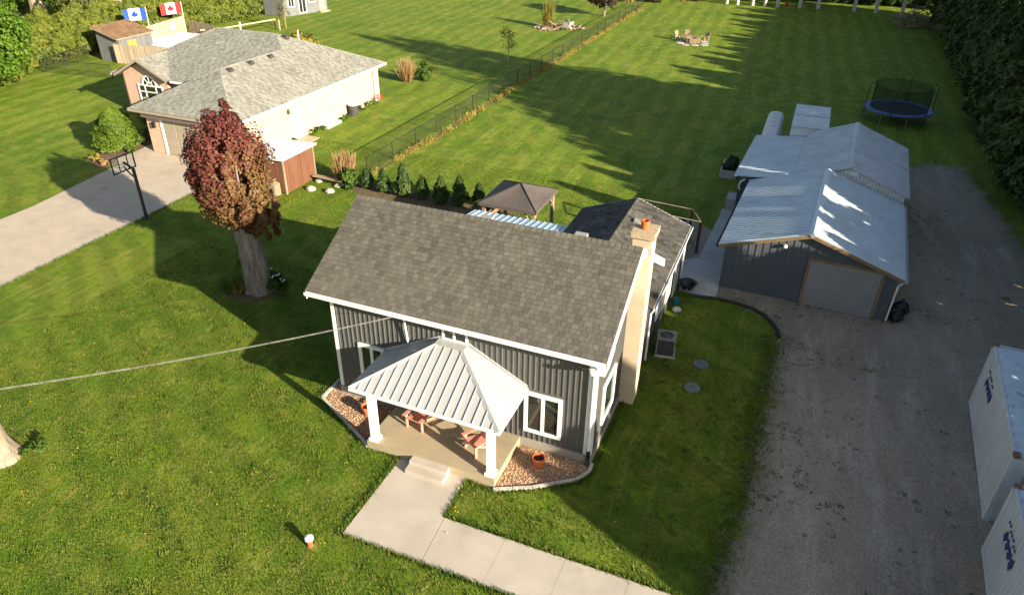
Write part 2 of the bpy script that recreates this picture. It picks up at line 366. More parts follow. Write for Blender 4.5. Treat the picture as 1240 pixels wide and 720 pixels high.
# ---------------------------------------------------------------- the ground
def sheet(name, pts, z, mat, k='structure', thick=.0):
    mb = MB(); mb.face([(p[0], p[1], z) for p in pts]); o = mb.build(name, mat)
    kind(o, k); return o
def jag(pts, step=.35, amp=.1, seed=1):
    r = np.random.default_rng(seed); out = []
    for i in range(len(pts)):
        a = np.array(pts[i]); b = np.array(pts[(i+1) % len(pts)]); L = np.linalg.norm(b-a); n = max(1, int(L/step))
        nrm = np.array([-(b-a)[1], (b-a)[0]])/max(L, 1e-6); ph = 0
        for k in range(n):
            ph = .6*ph+r.normal(0, amp*.8)
            out.append(tuple(a+(b-a)*k/n+nrm*ph))
    return out
g = MB(); g.face([(-2500,-400,0),(2500,-400,0),(2500,4000,0),(-2500,4000,0)]); kind(g.build('ground_lawn', K['lawn']), 'structure')
GP = [(.1,3),(.3,13.3),(.55,15),(.8,17.3),(.85,21.5),(.9,25.4),(.95,27),(.6,27.8),(-.2,28.7),(-1.2,28.95),(-1.95,28.95),(-1.95,31),(5.0,31),(5.9,44),(6.3,47.5),(7.2,50.9),(8.6,52.2),(10.4,52.0),(11.6,43),(12.6,31),(13,3)]
def edge_dist(x, y, P):
    ins = False; best = 1e9
    for i in range(len(P)):
        x1, y1 = P[i]; x2, y2 = P[i-1]
        if (y1 > y) != (y2 > y) and x < (x2-x1)*(y-y1)/(y2-y1)+x1: ins = not ins
        L2 = (x2-x1)**2+(y2-y1)**2; q = max(0, min(1, ((x-x1)*(x2-x1)+(y-y1)*(y2-y1))/L2)); best = min(best, math.hypot(x-x1-q*(x2-x1), y-y1-q*(y2-y1)))
    return best if ins else -best
gx_ = np.arange(-3.4, 14.5, .3); gy_ = np.arange(3, 54.5, .3); vs, fs_, ed, ix = [], [], [], {}
for i, x in enumerate(gx_):
    for j, y in enumerate(gy_):
        e = edge_dist(x, y, GP)
        if e > -1.3 and not (x < -1.3 and y > 29.3 and e < 0) and not (y < 28.6 and x < -.75): ix[i, j] = len(vs); vs.append((x, y, .004)); ed.append(e)
for (i, j) in ix:
    q = [ix.get(k) for k in ((i,j),(i+1,j),(i+1,j+1),(i,j+1))]
    if None not in q: fs_.append(q)
me = bpy.data.meshes.new('gravel_drive'); me.from_pydata(vs, [], fs_); at = me.attributes.new('edge', 'FLOAT', 'POINT'); at.data.foreach_set('value', np.array(ed, dtype=np.float32)); me.materials.append(K['verge'])
kind(link('gravel_drive', me), 'structure')
sheet('neighbour_driveway', [(-38.6,2),(-31.72,2),(-31.76,21.5),(-31.72,24.3),(-31.8,33.3),(-39.3,33.3),(-39.35,29.7),(-38.5,24)], .005, K['drive'])
sheet('side_walk', [(-39.35,30.6),(-39.3,33.3),(-39.5,35.5),(-40.7,35.4),(-40.75,33.8),(-40.4,31.2)], .006, K['drive'])
sheet('yard_pad', [(-3.55,28.93),(-1.92,28.93),(-1.93,30.15),(-2.3,39.1),(-3.1,39.1),(-3.11,37.8),(-3.28,32.6),(-3.95,32.0),(-3.72,30.2)], .006, K['pad'])
sheet('paved_patio', [(-3.97,32.0),(-3.3,32.6),(-3.15,36.0),(-4.6,37),(-7.5,36.3),(-8.2,30.2),(-3.74,30.2)], .0055, K['gravel'])
sheet('mulch_bed', jag([(-24.2,33.5),(-23.2,32.7),(-20,32.5),(-16,32.2),(-13,31.9),(-13,33.6),(-16,34.3),(-20,34.3),(-23.6,34.4)], .3, .06, 3), .006, K['mulch'])
sheet('maple_bed', jag([(-22.8,20.9),(-21.6,20.2),(-20.2,20.7),(-19.8,21.7),(-20.5,22.6),(-22.2,22.4)], .25, .06, 4), .004, K['mulch'])
sheet('front_flower_bed', jag([(-41.8,30.4),(-40.4,29.6),(-39.5,29.9),(-40.3,31.3),(-40.7,35),(-42.2,36.5),(-43,33)], .3, .06, 5), .007, K['mulch'])
# concrete path of separate slabs
path_t = thing('concrete_path', 'pale concrete path of jointed slabs turning towards the porch steps', 'path', (-8.5,12,0))
def slab(pts, z0=0, z1=.035):
    mb = MB(); mb.prism([(p[0], p[1], z0) for p in pts], (0, 0, z1-z0)); return mb.build('slab', K['path'], path_t)
gp = .005
mb = MB(); mb.prism([(x, y, .0) for x, y in [(-9.72,11.29),(3.6,11.29),(3.6,12.93),(-7.4,12.93),(-7.4,14.6),(-9.72,14.6)]], (0,0,.029)); mb.build('joint_bed', K['drive'], path_t)
slab([(-9.73,13.0),(-7.40,12.98),(-7.39,14.64),(-9.73,14.6)])
slab([(-9.73,11.28),(-7.22,11.28),(-7.35,12.95),(-9.73,12.97)])
xs = [-7.19,-5.35,-3.55,-1.75,.05,1.85,3.65]
for i in range(6): slab([(xs[i]+gp,11.28),(xs[i+1]-gp,11.28),(xs[i+1]-gp,12.94),(xs[i]+gp-(.12 if i == 0 else 0),12.94)])

# ---------------------------------------------------------------- roof and window builders
def clip(poly, axis, val, keep_ge):
    out = []
    for i in range(len(poly)):
        a, b = poly[i], poly[(i+1) % len(poly)]
        ia = (a[axis] >= val) == keep_ge or a[axis] == val; ib = (b[axis] >= val) == keep_ge or b[axis] == val
        if ia: out.append(a)
        if ia != ib:
            t = (val-a[axis])/(b[axis]-a[axis]); out.append((a[0]+(b[0]-a[0])*t, a[1]+(b[1]-a[1])*t))
    return out
def area(p): return abs(sum(p[i][0]*p[(i+1) % len(p)][1]-p[(i+1) % len(p)][0]*p[i][1] for i in range(len(p))))/2
class Plane:
    def __init__(s, poly):
        P = [Vector(p) for p in poly]; s.o = P[0]; s.ex = (P[1]-P[0]).normalized()
        n = s.ex.cross(P[-1]-P[0]).normalized(); 
        if n.z < 0: n = -n
        s.n = n; s.ey = n.cross(s.ex)
        if s.ey.dot(P[-1]-P[0]) < 0: s.ey = -s.ey
        s.poly = [((p-s.o).dot(s.ex), (p-s.o).dot(s.ey)) for p in P]
    def at(s, q, h=0): return s.o+s.ex*q[0]+s.ey*q[1]+s.n*h
def roof_slab(poly, mat, parent, name='roof', t=.08, local=False):
    pl = Plane(poly); mb = MB(); P = [Vector(p) for p in poly]; mb.prism(P, -pl.n*t)
    return mb.build(name, mat, parent, local)
def shingles(poly, mat, parent, row=.145, tab=.32, lift=.016, single=0, single_mat=None, root=None, local=False, seed=1):
    """every shingle its own tilted slab, cut along the hips; the lowest ones are separate parts"""
    pl = Plane(poly); r = np.random.default_rng(seed); mb = MB()
    ys = [q[1] for q in pl.poly]; xs = [q[0] for q in pl.poly]; ymax = max(ys); nr = int(math.ceil(ymax/row)); cnt = 0
    protos = {}; alt = True
    for j in range(nr):
        y0, y1 = j*row, min((j+1)*row+.02, ymax)
        off = (j % 2)*tab/2+r.uniform(-.03, .03); x = min(xs)-tab+off
        while x < max(xs):
            w_ = tab*r.choice([.75, .9, 1, 1, 1.2]); q = pl.poly
            q = clip(q, 0, x+.006, True); q = clip(q, 0, x+w_-.006, False) if len(q) > 2 else q
            if len(q) > 2: q = clip(q, 1, y0, True)
            if len(q) > 2: q = clip(q, 1, y1, False)
            if len(q) > 2 and area(q) > 1e-4:
                alt = not alt if r.random() < .8 else alt; tone = float(np.clip(r.normal(.62 if alt else .30, .13), .02, 1))
                hh = [lift*(1-.85*(p[1]-y0)/max(row, .01))+r.uniform(0, .004) for p in q]
                if cnt < single and len(q) == 4 and abs(area(q)-(w_-.012)*(y1-y0)) < 1e-5:
                    key = (round(w_, 3), int(tone*5)); cnt += 1
                    if key not in protos:
                        pm = MB(); pm.tone = max(tone, .02); W2 = w_-.012; H2 = y1-y0
                        pts = [(0,0,lift),(W2,0,lift),(W2,H2,lift*.15),(0,H2,lift*.15)]
                        pm.face(pts); pm.face([(0,0,-.004),(W2,0,-.004),(W2,0,lift),(0,0,lift)])
                        pm.face([(W2,0,-.004),(W2,H2,-.004),(W2,H2,lift*.15),(W2,0,lift)]); pm.face([(0,H2,-.004),(0,0,-.004),(0,0,lift),(0,H2,lift*.15)])
                        protos[key] = pm.mesh('shingle', single_mat or mat)
                    o = link('shingle', protos[key], parent)
                    mt = Matrix((pl.ex, pl.ey, pl.n)).transposed().to_4x4()
                    o.rotation_euler = mt.to_euler(); o.location = pl.at((x+.006, y0), .002)-world_loc(parent)
                else:
                    mb.tone = max(tone, .02); P = [pl.at(p, h) for p, h in zip(q, hh)]; B = [pl.at(p, -.004) for p in q]; n = len(P)
                    mb.raw(P+B, [tuple(range(n))]+[(i, n+i, n+(i+1) % n, (i+1) % n) for i in range(n)])
            x += w_
    if mb.f: kind(mb.build('shingle_field', mat, parent, local), 'stuff')
def ridge_caps(a, b, mat, parent, w_=.16, step=.2, local=False):
    a, b = Vector(a), Vector(b); d = (b-a); L = d.length; d.normalize(); side = d.cross(V(0,0,1)).normalized(); n = side.cross(d); mb = MB()
    for k in range(max(1, int(L/step))):
        p = a+d*k*step; mb.tone = random.uniform(.2, .75); h0, h1 = .035, .02; q = p+d*(step+.03)
        for s in (-1, 1):
            e = side*s*w_-n*w_*.5
            P = [p+n*h0, p+e+n*h0, q+e+n*h1, q+n*h1]
            mb.face(P if s < 0 else P[::-1]); mb.face([p+n*h0, p+e+n*h0, p+e-n*.02, p-n*.02])
    kind(mb.build('ridge_cap', mat, parent, local), 'stuff')
def metal_face(poly, mat, parent, sp=.3, rw=.035, rh=.03, name='roof_panel', single=True, local=False, shift=0):
    pl = Plane(poly); xs = [q[0] for q in pl.poly]; x = min(xs)+shift; mb = MB(); first = True
    while x < max(xs)-1e-4:
        a = max(x, min(xs)); b = min(x+sp, max(xs)); x += sp
        q = clip(clip(pl.poly, 0, a, True), 0, b-.002, False)
        if len(q) < 3 or area(q) < 1e-4: continue
        m_ = MB() if single else mb
        P = [pl.at(p, .012) for p in q]; m_.prism(P, -pl.n*.012)
        rq = clip(pl.poly, 0, a, True); rq = clip(rq, 0, a+rw, False) if len(rq) > 2 else rq
        if len(rq) > 2 and area(rq) > 1e-4:
            y0 = min(p[1] for p in rq); y1 = max(p[1] for p in rq)
            if y1-y0 > .06: m_.obox(pl.at((a, y0+.01), .012), pl.ex*rw, pl.ey*(y1-y0-.05), pl.n*rh)
        if single: m_.build(name, mat, parent, local)
    if not single: return mb.build(name, mat, parent, local)
def window(parent, o, ux, w_, h, nrm, cols=(.5,), rows=(), fw=.08, depth=.06, mat=None, local=False, bar=.05, sill=False, pane='glass'):
    """frame bars butted end to end, glass set back, glazing bars as sub-parts"""
    o, ux, nrm = Vector(o), Vector(ux).normalized(), Vector(nrm).normalized(); uz = V(0,0,1); mat = mat or K['white']
    f = MB(); D = nrm*depth
    f.obox(o, ux*w_, uz*fw, D); f.obox(o+uz*(h-fw), ux*w_, uz*fw, D)
    f.obox(o+uz*fw, ux*fw, uz*(h-2*fw), D); f.obox(o+uz*fw+ux*(w_-fw), ux*fw, uz*(h-2*fw), D)
    fr = f.build('window', mat, parent, local)
    gl = MB(); gl.obox(o+ux*fw+uz*fw, ux*(w_-2*fw), uz*(h-2*fw), nrm*depth*.35); gl.build('pane', K[pane], fr, local)
    for c in cols:
        b = MB(); b.obox(o+ux*(w_*c-bar/2)+uz*fw+nrm*depth*.36, ux*bar, uz*(h-2*fw), nrm*depth*.5); b.build('glazing_bar', mat, fr, local)
    for c in rows:
        b = MB(); b.obox(o+ux*fw+uz*(h*c-bar/2)+nrm*depth*.37, ux*(w_-2*fw), uz*bar, nrm*depth*.45); b.build('glazing_bar', mat, fr, local)
    if sill:
        b = MB(); b.obox(o-ux*.04-uz*.06, ux*(w_+.08), uz*.058, nrm*(depth+.05)); b.build('sill', mat, fr, local)
    return fr
def battens(parent, o, ux, L, z0, ztop, nrm, sp=.18, bw=.035, bd=.028, mat=None, skip=()):
    """one batten per object; those of one height share a mesh"""
    o, ux, nrm = Vector(o), Vector(ux), Vector(nrm); cache = {}; n = int(L/sp)
    for k in range(n+1):
        s = k*sp+.05
        if s > L-.04: break
        zt = ztop(s) if callable(ztop) else ztop
        segs = [(z0, zt)]
        for (a, b, c, d) in skip:
            if a-bw < s < b: segs = [q for (p0, p1) in segs for q in ((p0, min(p1, c)), (max(p0, d), p1)) if q[1]-q[0] > .05]
        for (p0, p1) in segs:
            key = round(p1-p0, 2)
            if key not in cache:
                mb = MB(); mb.obox((0,0,0), ux*bw, nrm*bd, (0,0,key)); cache[key] = mb.mesh('batten', mat or K['batten'])
            link('batten', cache[key], parent, o+ux*s+V(0,0,p0)-world_loc(parent))

# ---------------------------------------------------------------- the farmhouse
L0, R0, F0, B0 = -13.37, -4.04, 16.77, 23.7          # wall faces
RV, RZ, SL = 19.7, 6.47, .5727                        # ridge
def roofz(v): return RZ-SL*abs(v-RV)
FH = thing('farmhouse', 'dark grey board and batten farmhouse with brown shingle roof and a pale hipped porch', 'house', (-8.7,20.2,0))
mb = MB(); mb.box(L0-.05, R0+.05, F0-.05, B0+.05, 0, .35); mb.build('foundation', K['foundation'], FH)
mb = MB(); mb.prism([(L0,F0,.35),(L0,B0,.35),(L0,B0,roofz(B0)-.12),(L0,RV,RZ-.12),(L0,F0,roofz(F0)-.12)], (R0-L0,0,0))
wall = mb.build('wall', K['siding'], FH)
battens(wall, (L0+.1,F0,.36), (1,0,0), R0-L0-.35, 0, roofz(F0)-.17-.36, (0,-1,0), .185, skip=((.82,2.05,.68,2.18),(6.9,8.3,.25,2.05),(4.05,5.1,3.1,3.75)))
battens(wall, (R0,F0+.1,.36), (0,1,0), 3.3, 0, lambda s: roofz(F0+.1+s)-.38-.42*s-.36, (1,0,0), .185, skip=((.75,2.35,-.1,2.15),))
EL, ER, EF, EB = -13.9, -3.66, 16.2, 24.13
fs = [(EL,EF,roofz(EF)),(ER,EF,roofz(EF)),(ER,RV,RZ),(EL,RV,RZ)]
bs_ = [(ER,EB,roofz(EB)),(EL,EB,roofz(EB)),(EL,RV,RZ),(ER,RV,RZ)]
rf = roof_slab(fs, K['soffit'], FH, 'roof')
shingles(fs, K['shingle'], rf, .165, .21, .022, single=296, seed=3)
rb = roof_slab(bs_, K['soffit'], FH, 'roof'); shingles(bs_, K['shingle'], rb, .165, .21, .02, seed=4)
ridge_caps((EL,RV,RZ), (ER,RV,RZ), K['shingle'], FH, .17)
# fascias, gutter, trims
def fbuild(name, *boxes, mat='white', par=FH):
    m_ = MB()
    for b in boxes: m_.obox(*b) if len(b) == 4 else m_.box(*b)
    return m_.build(name, K[mat], par)
fbuild('gutter', (EL+.02,ER-.02,EF-.10,EF-.003,roofz(EF)-.13,roofz(EF)-.11), (EL+.02,ER-.02,EF-.105,EF-.09,roofz(EF)-.109,roofz(EF)-.01), (EL+.02,ER-.02,EF-.016,EF-.003,roofz(EF)-.109,roofz(EF)-.012))
for x in (EL+.01, ER+.004):
    for (v0, v1) in ((EF, RV), (RV+.003, EB)):
        z0, z1 = roofz(v0), roofz(v1)
        mb = MB(); mb.prism([(x,v0,z0-.30),(x,v1,z1-.30),(x,v1,z1-(.10 if x < -9 else -.01)),(x,v0,z0-(.10 if x < -9 else -.01))], (.031,0,0)); mb.build('fascia', K['white'], FH)
mb = MB(); mb.prism([(R0+.003,F0+.1,roofz(F0+.1)-.36),(R0+.003,RV+.3,RZ-1.75),(R0+.003,RV+.3,RZ-.4),(R0+.003,RV,RZ-.2),(R0+.003,F0+.1,roofz(F0+.1)-.17)], (.03,0,0)); mb.build('frieze_board', K['white'], FH)
fbuild('soffit', (R0+.003,ER-.004,EF+.02,F0-.003,roofz(EF)-.2,roofz(EF)-.17))
fbuild('corner_trim', (L0-.03,L0+.10,F0-.03,F0-.001,.36,4.05), (L0-.031,L0-.001,F0+.002,F0+.10,.36,4.05))
fbuild('corner_trim', (R0-.24,R0+.03,F0-.032,F0-.001,.36,3.95), (R0+.001,R0+.032,F0+.002,F0+.10,.36,3.95))
mb = MB(); mb.prism([(R0+.004,F0+.0,3.95),(R0+.004,F0+.55,4.26),(R0+.004,F0-.5,4.05),(R0+.004,F0-.5,3.93)], (.34,0,0)); mb.build('eave_return', K['white'], FH)
dp = MB(); dp.tube([(R0-.02,EF-.02,4.06),(R0-.02,EF+.02,3.95),(R0-.05,F0-.09,3.72),(R0-.05,F0-.09,.55)], .05, 8)
dpo = dp.build('downspout', K['white'], FH)
mb = MB(); mb.tube([(R0-.05,F0-.09,.62),(R0-.05,F0-.09,.22),(R0-.06,F0-.16,.06)], .062, 8); mb.build('downspout_boot', K['black'], dpo)
# windows
window(FH, (-12.44,F0-.002,.95), (1,0,0), 1.02, 1.52, (0,-1,0), (.5,), fw=.12, depth=.07, bar=.11)
window(FH, (-6.32,F0-.002,.68), (1,0,0), 1.27, 1.62, (0,-1,0), (.5,), fw=.12, depth=.07, bar=.11)
window(FH, (-9.17,F0-.002,3.50), (1,0,0), .9, .56, (0,-1,0), (.47,), fw=.07, depth=.06, bar=.07)
window(FH, (R0+.002,17.72,.85), (0,1,0), 1.4, 1.6, (1,0,0), (), fw=.11, depth=.07)
# service mast and meter head
mb = MB(); mb.tube([(-10.43,F0-.08,3.05),(-10.46,F0-.20,4.22)], .035, 8); mb.tube([(-10.46,F0-.20,4.2),(-10.47,F0-.30,4.27),(-10.47,F0-.38,4.20)], .05, 8); mb.build('service_mast', K['white2'], FH)
# chimney
mb = MB(); mb.box(-4.12,-3.50,20.2,20.86,0,6.53); ch = mb.build('chimney', K['chimney'], FH)
mb = MB(); mb.box(-4.18,-3.43,20.14,20.93,6.532,6.75); mb.build('cap', K['cap'], ch)
mb = MB(); mb.lathe((-3.84,20.52,6.752), [(.12,0),(.13,.02),(.13,.22),(.15,.225),(.15,.27),(.10,.27),(.10,.1)], 14); mb.build('flue_pot', K['clay'], ch)
mb = MB(); mb.box(-4.17,-3.485,20.17,20.198,6.0,6.22); mb.box(-4.17,-4.122,20.2,20.9,6.0,6.2); mb.build('flashing', K['lead'], ch)
# porch
mb = MB(); mb.box(-10.97,-6.44,14.60,F0-.055,0,.35); mb.build('porch_floor', K['porchfloor'], FH)
for (px, py) in ((-10.74,14.77), (-6.63,14.80)):
    mb = MB(); mb.box(px-.11,px+.11,py-.11,py+.11,.46,2.21); po = mb.build('porch_post', K['white'], FH)
    mb = MB(); mb.box(px-.16,px+.16,py-.16,py+.16,.352,.458); mb.build('post_base', K['white'], po)
mb = MB(); mb.box(-11.2,-6.4,14.66,14.80,2.212,2.36); mb.box(-11.2,-11.06,14.802,F0-.04,2.212,2.36); mb.box(-6.54,-6.40,14.802,F0-.04,2.212,2.36); mb.build('porch_beam', K['white'], FH)
A, Bc, Cc, Dd = (-11.38,14.56,2.42), (-6.23,14.50,2.42), (-6.23,F0-.01,2.42), (-11.38,F0-.01,2.42)
T0, T1 = (-9.22,16.45,3.47), (-8.30,16.42,3.47); W0, W1 = (-9.22,F0-.01,3.47), (-8.30,F0-.01,3.47)
mb = MB(); mb.raw([A,Bc,Cc,Dd,T0,T1,W0,W1], [(0,1,5,4),(1,2,7,5),(3,0,4,6),(4,5,7,6),(0,3,2,1),(2,3,6,7)])
pr_ = mb.build('porch_roof', K['white2'], FH)
metal_face([A,Bc,T1,T0], K['porchmetal'], pr_, .305, .022, .032)
metal_face([Bc,Cc,W1,T1], K['porchmetal'], pr_, .305, .022, .014)
metal_face([Dd,A,T0,W0], K['porchmetal'], pr_, .305, .025, .02)
mb = MB(); mb.prism([V(*T0)+V(-.05,-.05,.02),V(*T1)+V(.05,-.05,.02),V(*W1)+V(.05,0,.03),V(*W0)+V(-.05,0,.03)], (0,0,.02)); mb.build('ridge_flashing', K['porchmetal'], pr_)
for (p, q) in ((Bc, T1), (A, T0)):
    p, q = Vector(p), Vector(q); d = (q-p).normalized(); s = d.cross(V(0,0,1)).normalized(); up = s.cross(d)
    mb = MB(); mb.prism([p+up*.015-s*.10-up*.035, p+up*.055, p+up*.015+s*.10-up*.035], q-p); mb.build('hip_cap', K['porchmetal'], pr_)
for (a, b) in ((T0, Dd), (T1, Cc)):
    a = Vector(a); a.y = F0-.012; b = Vector(b)
    mb = MB(); mb.prism([a+V(0,0,.06),b+V(0,0,.03),b+V(0,0,.10),a+V(0,0,.14)], (0,-.03,0)); mb.build('wall_flashing', K['porchmetal'], pr_)
mb = MB(); mb.obox(V(*A)+V(-.02,-.02,-.12), V(*Bc)-V(*A)+V(.04,0,0), (0,.02,0), (0,0,.125)); mb.obox(V(*Bc)+V(0,.003,-.12), (.02,0,0), V(*Cc)-V(*Bc), (0,0,.125)); mb.obox(V(*A)+V(-.02,.003,-.12), (.018,0,0), V(*Dd)-V(*A), (0,0,.125)); mb.build('porch_fascia', K['white'], pr_)
# rear wing
wL, wR, wF, wB, wRz, wEz, wU = -8.45, -3.76, 22.75, 30.0, 3.56, 2.66, -6.15
mb = MB(); mb.prism([(wL,B0+.01,0),(wR,B0+.01,0),(wR,B0+.01,wEz-.06),(wU,B0+.01,wRz-.1),(wL,B0+.01,wEz-.06)], (0,wB-B0,0)); ww = mb.build('wing_wall', K['siding'], FH)
mb = MB(); mb.box(R0+.06,wR,wF,B0+.008,0,wEz-.06); mb.build('wing_wall', K['siding'], FH)
battens(ww, (wR,wF+.05,.1), (0,1,0), wB-wF-.1, 0, wEz-.25, (1,0,0), .3, mat=K['batten'])
e0, e1 = -3.60, -8.70; zf = wEz-.04
sr = [(e0,wF,zf),(e0,wB+.3,zf),(wU,wB+.3,wRz),(wU,wF,wRz)]; sl_ = [(e1,wB+.3,zf),(e1,wF,zf),(wU,wF,wRz),(wU,wB+.3,wRz)]
r1 = roof_slab(sr, K['soffit'], FH, 'wing_roof'); shingles(sr, K['shingledark'], r1, .19, .24, .022, seed=6)
r2 = roof_slab(sl_, K['soffit'], FH, 'wing_roof'); shingles(sl_, K['shingledark'], r2, .19, .24, .022, seed=7)
ridge_caps((wU,wF,wRz), (wU,wB+.3,wRz), K['shingledark'], FH, .16)
fbuild('gutter', (e0+.002,e0+.10,wF,wB+.3,zf-.11,zf-.10), (e0+.09,e0+.103,wF,wB+.3,zf-.099,zf+.0), (e0+.002,e0+.014,wF,wB+.3,zf-.099,zf-.02))
mb = MB(); mb.prism([(e0,wB+.302,zf-.14),(wU,wB+.302,wRz-.14),(e1,wB+.302,zf-.14),(e1,wB+.302,zf+.01),(wU,wB+.302,wRz+.01),(e0,wB+.302,zf+.01)], (0,.03,0)); mb.build('fascia', K['white'], FH)
for v in (22.85, 29.85):
    mb = MB(); mb.tube([(e0+.05,v,zf-.08),(wR+.07,v,zf-.35),(wR+.07,v,.15)], .045, 8); mb.build('downspout', K['white'], FH)
for (v0, w_, z0, h) in ((24.3,1.0,1.05,1.25), (26.3,.95,.75,1.55), (28.0,1.0,.1,2.2)):
    window(FH, (wR+.003,v0,z0), (0,1,0), w_, h, (1,0,0), (.5,), fw=.09, depth=.06)
for (v, sd) in ((25.35,0), (28.05,0)):
    z = wRz-.382*.55; mb = MB(); mb.prism([(wU+.38,v-.16,z+.06),(wU+.70,v-.16,z-.06),(wU+.70,v-.16,z+.08),(wU+.42,v-.16,z+.19)], (0,.32,0)); mb.build('roof_vent', K['steel'], FH)
for u in (-9.05,-5.75):
    mb = MB(); mb.box(u-.2,u+.2,RV+.22,RV+.45,RZ-.3,RZ-.06); mb.build('roof_vent', K['lead'], FH)
# lean-to metal roof behind the house
LT = [(-8.72,28.45,2.42),(-13.5,28.45,2.42),(-13.5,B0+.02,3.1),(-8.72,B0+.02,3.1)]
lt = roof_slab(LT, K['leanmetal'], FH, 'lean_to_roof', .04); metal_face(LT, K['leanmetal'], lt, .3, .04, .03)
for u in (-13.3,-11.1,-8.95):
    mb = MB(); mb.box(u-.06,u+.06,28.2,28.32,0,2.38); mb.build('lean_to_post', K['cedarwood'], FH)

# concrete steps at the porch
st = thing('concrete_steps', 'cream two tread concrete steps standing in front of the porch', 'steps', (-8.65,14.3,0))
mb = MB(); mb.box(-9.26,-7.96,14.06,14.34,.036,.2); mb.build('tread', K['path'], st)
mb = MB(); mb.box(-9.26,-7.96,14.342,14.595,.036,.31); mb.build('tread', K['path'], st)
# gravel beds with edging stones
def bed(name, pts, label, edge):
    b = thing(name, label, 'gravel bed', (sum(p[0] for p in pts)/len(pts), sum(p[1] for p in pts)/len(pts), 0))
    mb = MB(); mb.prism([(p[0],p[1],0) for p in pts], (0,0,.03)); mb.build('pebble_base', K['pebble'], b)
    P = np.array(pts); c = []; mb = MB(); r = np.random.default_rng(len(name))
    from mathutils.geometry import intersect_point_tri_2d
    lo, hi = P.min(0), P.max(0); n = 0
    def inside(q):
        x, y = q; ins = False
        for i in range(len(P)):
            x1, y1 = P[i]; x2, y2 = P[i-1]
            if (y1 > y) != (y2 > y) and x < (x2-x1)*(y-y1)/(y2-y1)+x1: ins = not ins
        return ins
    while n < 2600:
        q = r.uniform(lo, hi); n += 1
        if not inside(q): continue
        s = r.uniform(.015, .04); mb.tone = float(r.uniform(.05, 1)); a = r.uniform(0, 6.28); z = .03
        ring = [(q[0]+s*math.cos(a+k*1.571)*r.uniform(.8,1.2), q[1]+s*math.sin(a+k*1.571), z) for k in range(4)]
        tp = (q[0], q[1], z+s*.8)
        mb.raw(ring+[tp], [(0,1,4),(1,2,4),(2,3,4),(3,0,4)])
    kind(mb.build('pebbles', K['pebbles'], b), 'stuff')
    for i in range(len(edge)-1):
        a, c2 = V(*edge[i], 0), V(*edge[i+1], 0); d = c2-a; L = d.length; d.normalize(); s = V(-d.y, d.x, 0)
        k = max(1, int(L/.55))
        for j in range(k):
            mb = MB(); mb.obox(a+d*(L*j/k+.008)-s*.05, d*(L/k-.016), s*.1, (0,0,.085+.01*((i+j) % 2))); mb.build('edging_stone', K['edging'], b)
    return b
K['pebbles'] = M('pebble_mix', (.42,.27,.16), (.30,.20,.13), 14, .8, .2, tone=.6)
bed('gravel_bed', [(-6.42,14.55),(-5.35,15.09),(-4.2,15.95),(-3.98,16.4),(-4.0,F0-.06),(-6.43,F0-.06)], 'pebble bed with pale edging at the right of the porch below the window', [(-6.44,14.50),(-5.35,15.04),(-4.2,15.9),(-3.93,16.4),(-3.95,16.75)])
bed('gravel_bed', [(-13.8,16.2),(-12.31,15.42),(-11.25,14.85),(-10.98,14.7),(-10.98,F0-.06),(-13.4,F0-.06),(-13.83,17.2)], 'pebble bed with pale edging at the left of the porch below the house corner', [(-13.88,17.3),(-13.85,16.16),(-12.31,15.36),(-11.27,14.8),(-10.98,14.63)])
def pot(x, y, s, label):
    p = thing('flower_pot', label, 'flower pot', (x, y, .03), group='terracotta pots beside the porch')
    mb = MB(); mb.lathe((x,y,.03), [(.14*s,0),(.19*s,.34*s),(.225*s,.345*s),(.225*s,.44*s),(.195*s,.44*s),(.185*s,.34*s)], 18); mb.build('pot_body', K['clay'], p, smooth=False)
    mb = MB(); mb.lathe((x,y,.03+.345*s), [(.18*s,0),(.12*s,.02)], 12); mb.build('soil', K['soil'], p)
pot(-5.5,15.98,.95,'terracotta pot of dark soil on the pebbles at the right of the porch'); pot(-11.85,16.02,.95,'terracotta pot on the pebbles at the left of the porch behind the white post')
# adirondack chairs
def adirondack(x, y, rz, label):
    t = thing('adirondack_chair', label, 'chair', (x, y, .35), rz, 'salmon slatted chairs on the porch')
    for s in (-1, 1):
        mb = MB(); mb.box(s*.30-.02,s*.30+.02,-.40,-.31,0,.52); mb.build('front_leg', K['chair'], t, True)
        mb = MB(); mb.prism([(s*.25-.02,-.34,.36),(s*.25-.02,.42,.0),(s*.25-.02,.42,.09),(s*.25-.02,-.34,.44)], (.04,0,0)); mb.build('rear_leg', K['chair'], t, True)
        mb = MB(); mb.prism([(s*.34-.07,-.46,.522),(s*.34+.07,-.46,.522),(s*.34+.05,.30,.522),(s*.34-.03,.30,.522)], (0,0,.03)); mb.build('arm', K['chair'], t, True)
    for k in range(6):
        y0 = -.42+k*.105; z = .425-.2*(k*.105); mb = MB(); mb.obox((-.27,y0,z), (.54,0,0), (0,.092,-.02), (0,.005,.022)); mb.build('seat_slat', K['chair'], t, True)
    for k in range(5):
        x0 = -.27+k*.11; h = (.62,.70,.73,.70,.62)[k]; mb = MB(); mb.obox((x0,.17,.30), (.098,0,0), (0,.02,.006), (0,h*.42,h*.9)); mb.build('back_slat', K['chair'], t, True)
    mb = MB(); mb.box(-.36,.36,.305,.345,.50,.56); mb.build('back_rail', K['chair'], t, True)
adirondack(-9.75,16.02,R(-6),'salmon slatted garden chair at the middle of the porch facing forwards')
adirondack(-7.42,15.72,R(-32),'salmon slatted garden chair turned sideways by the right white post')
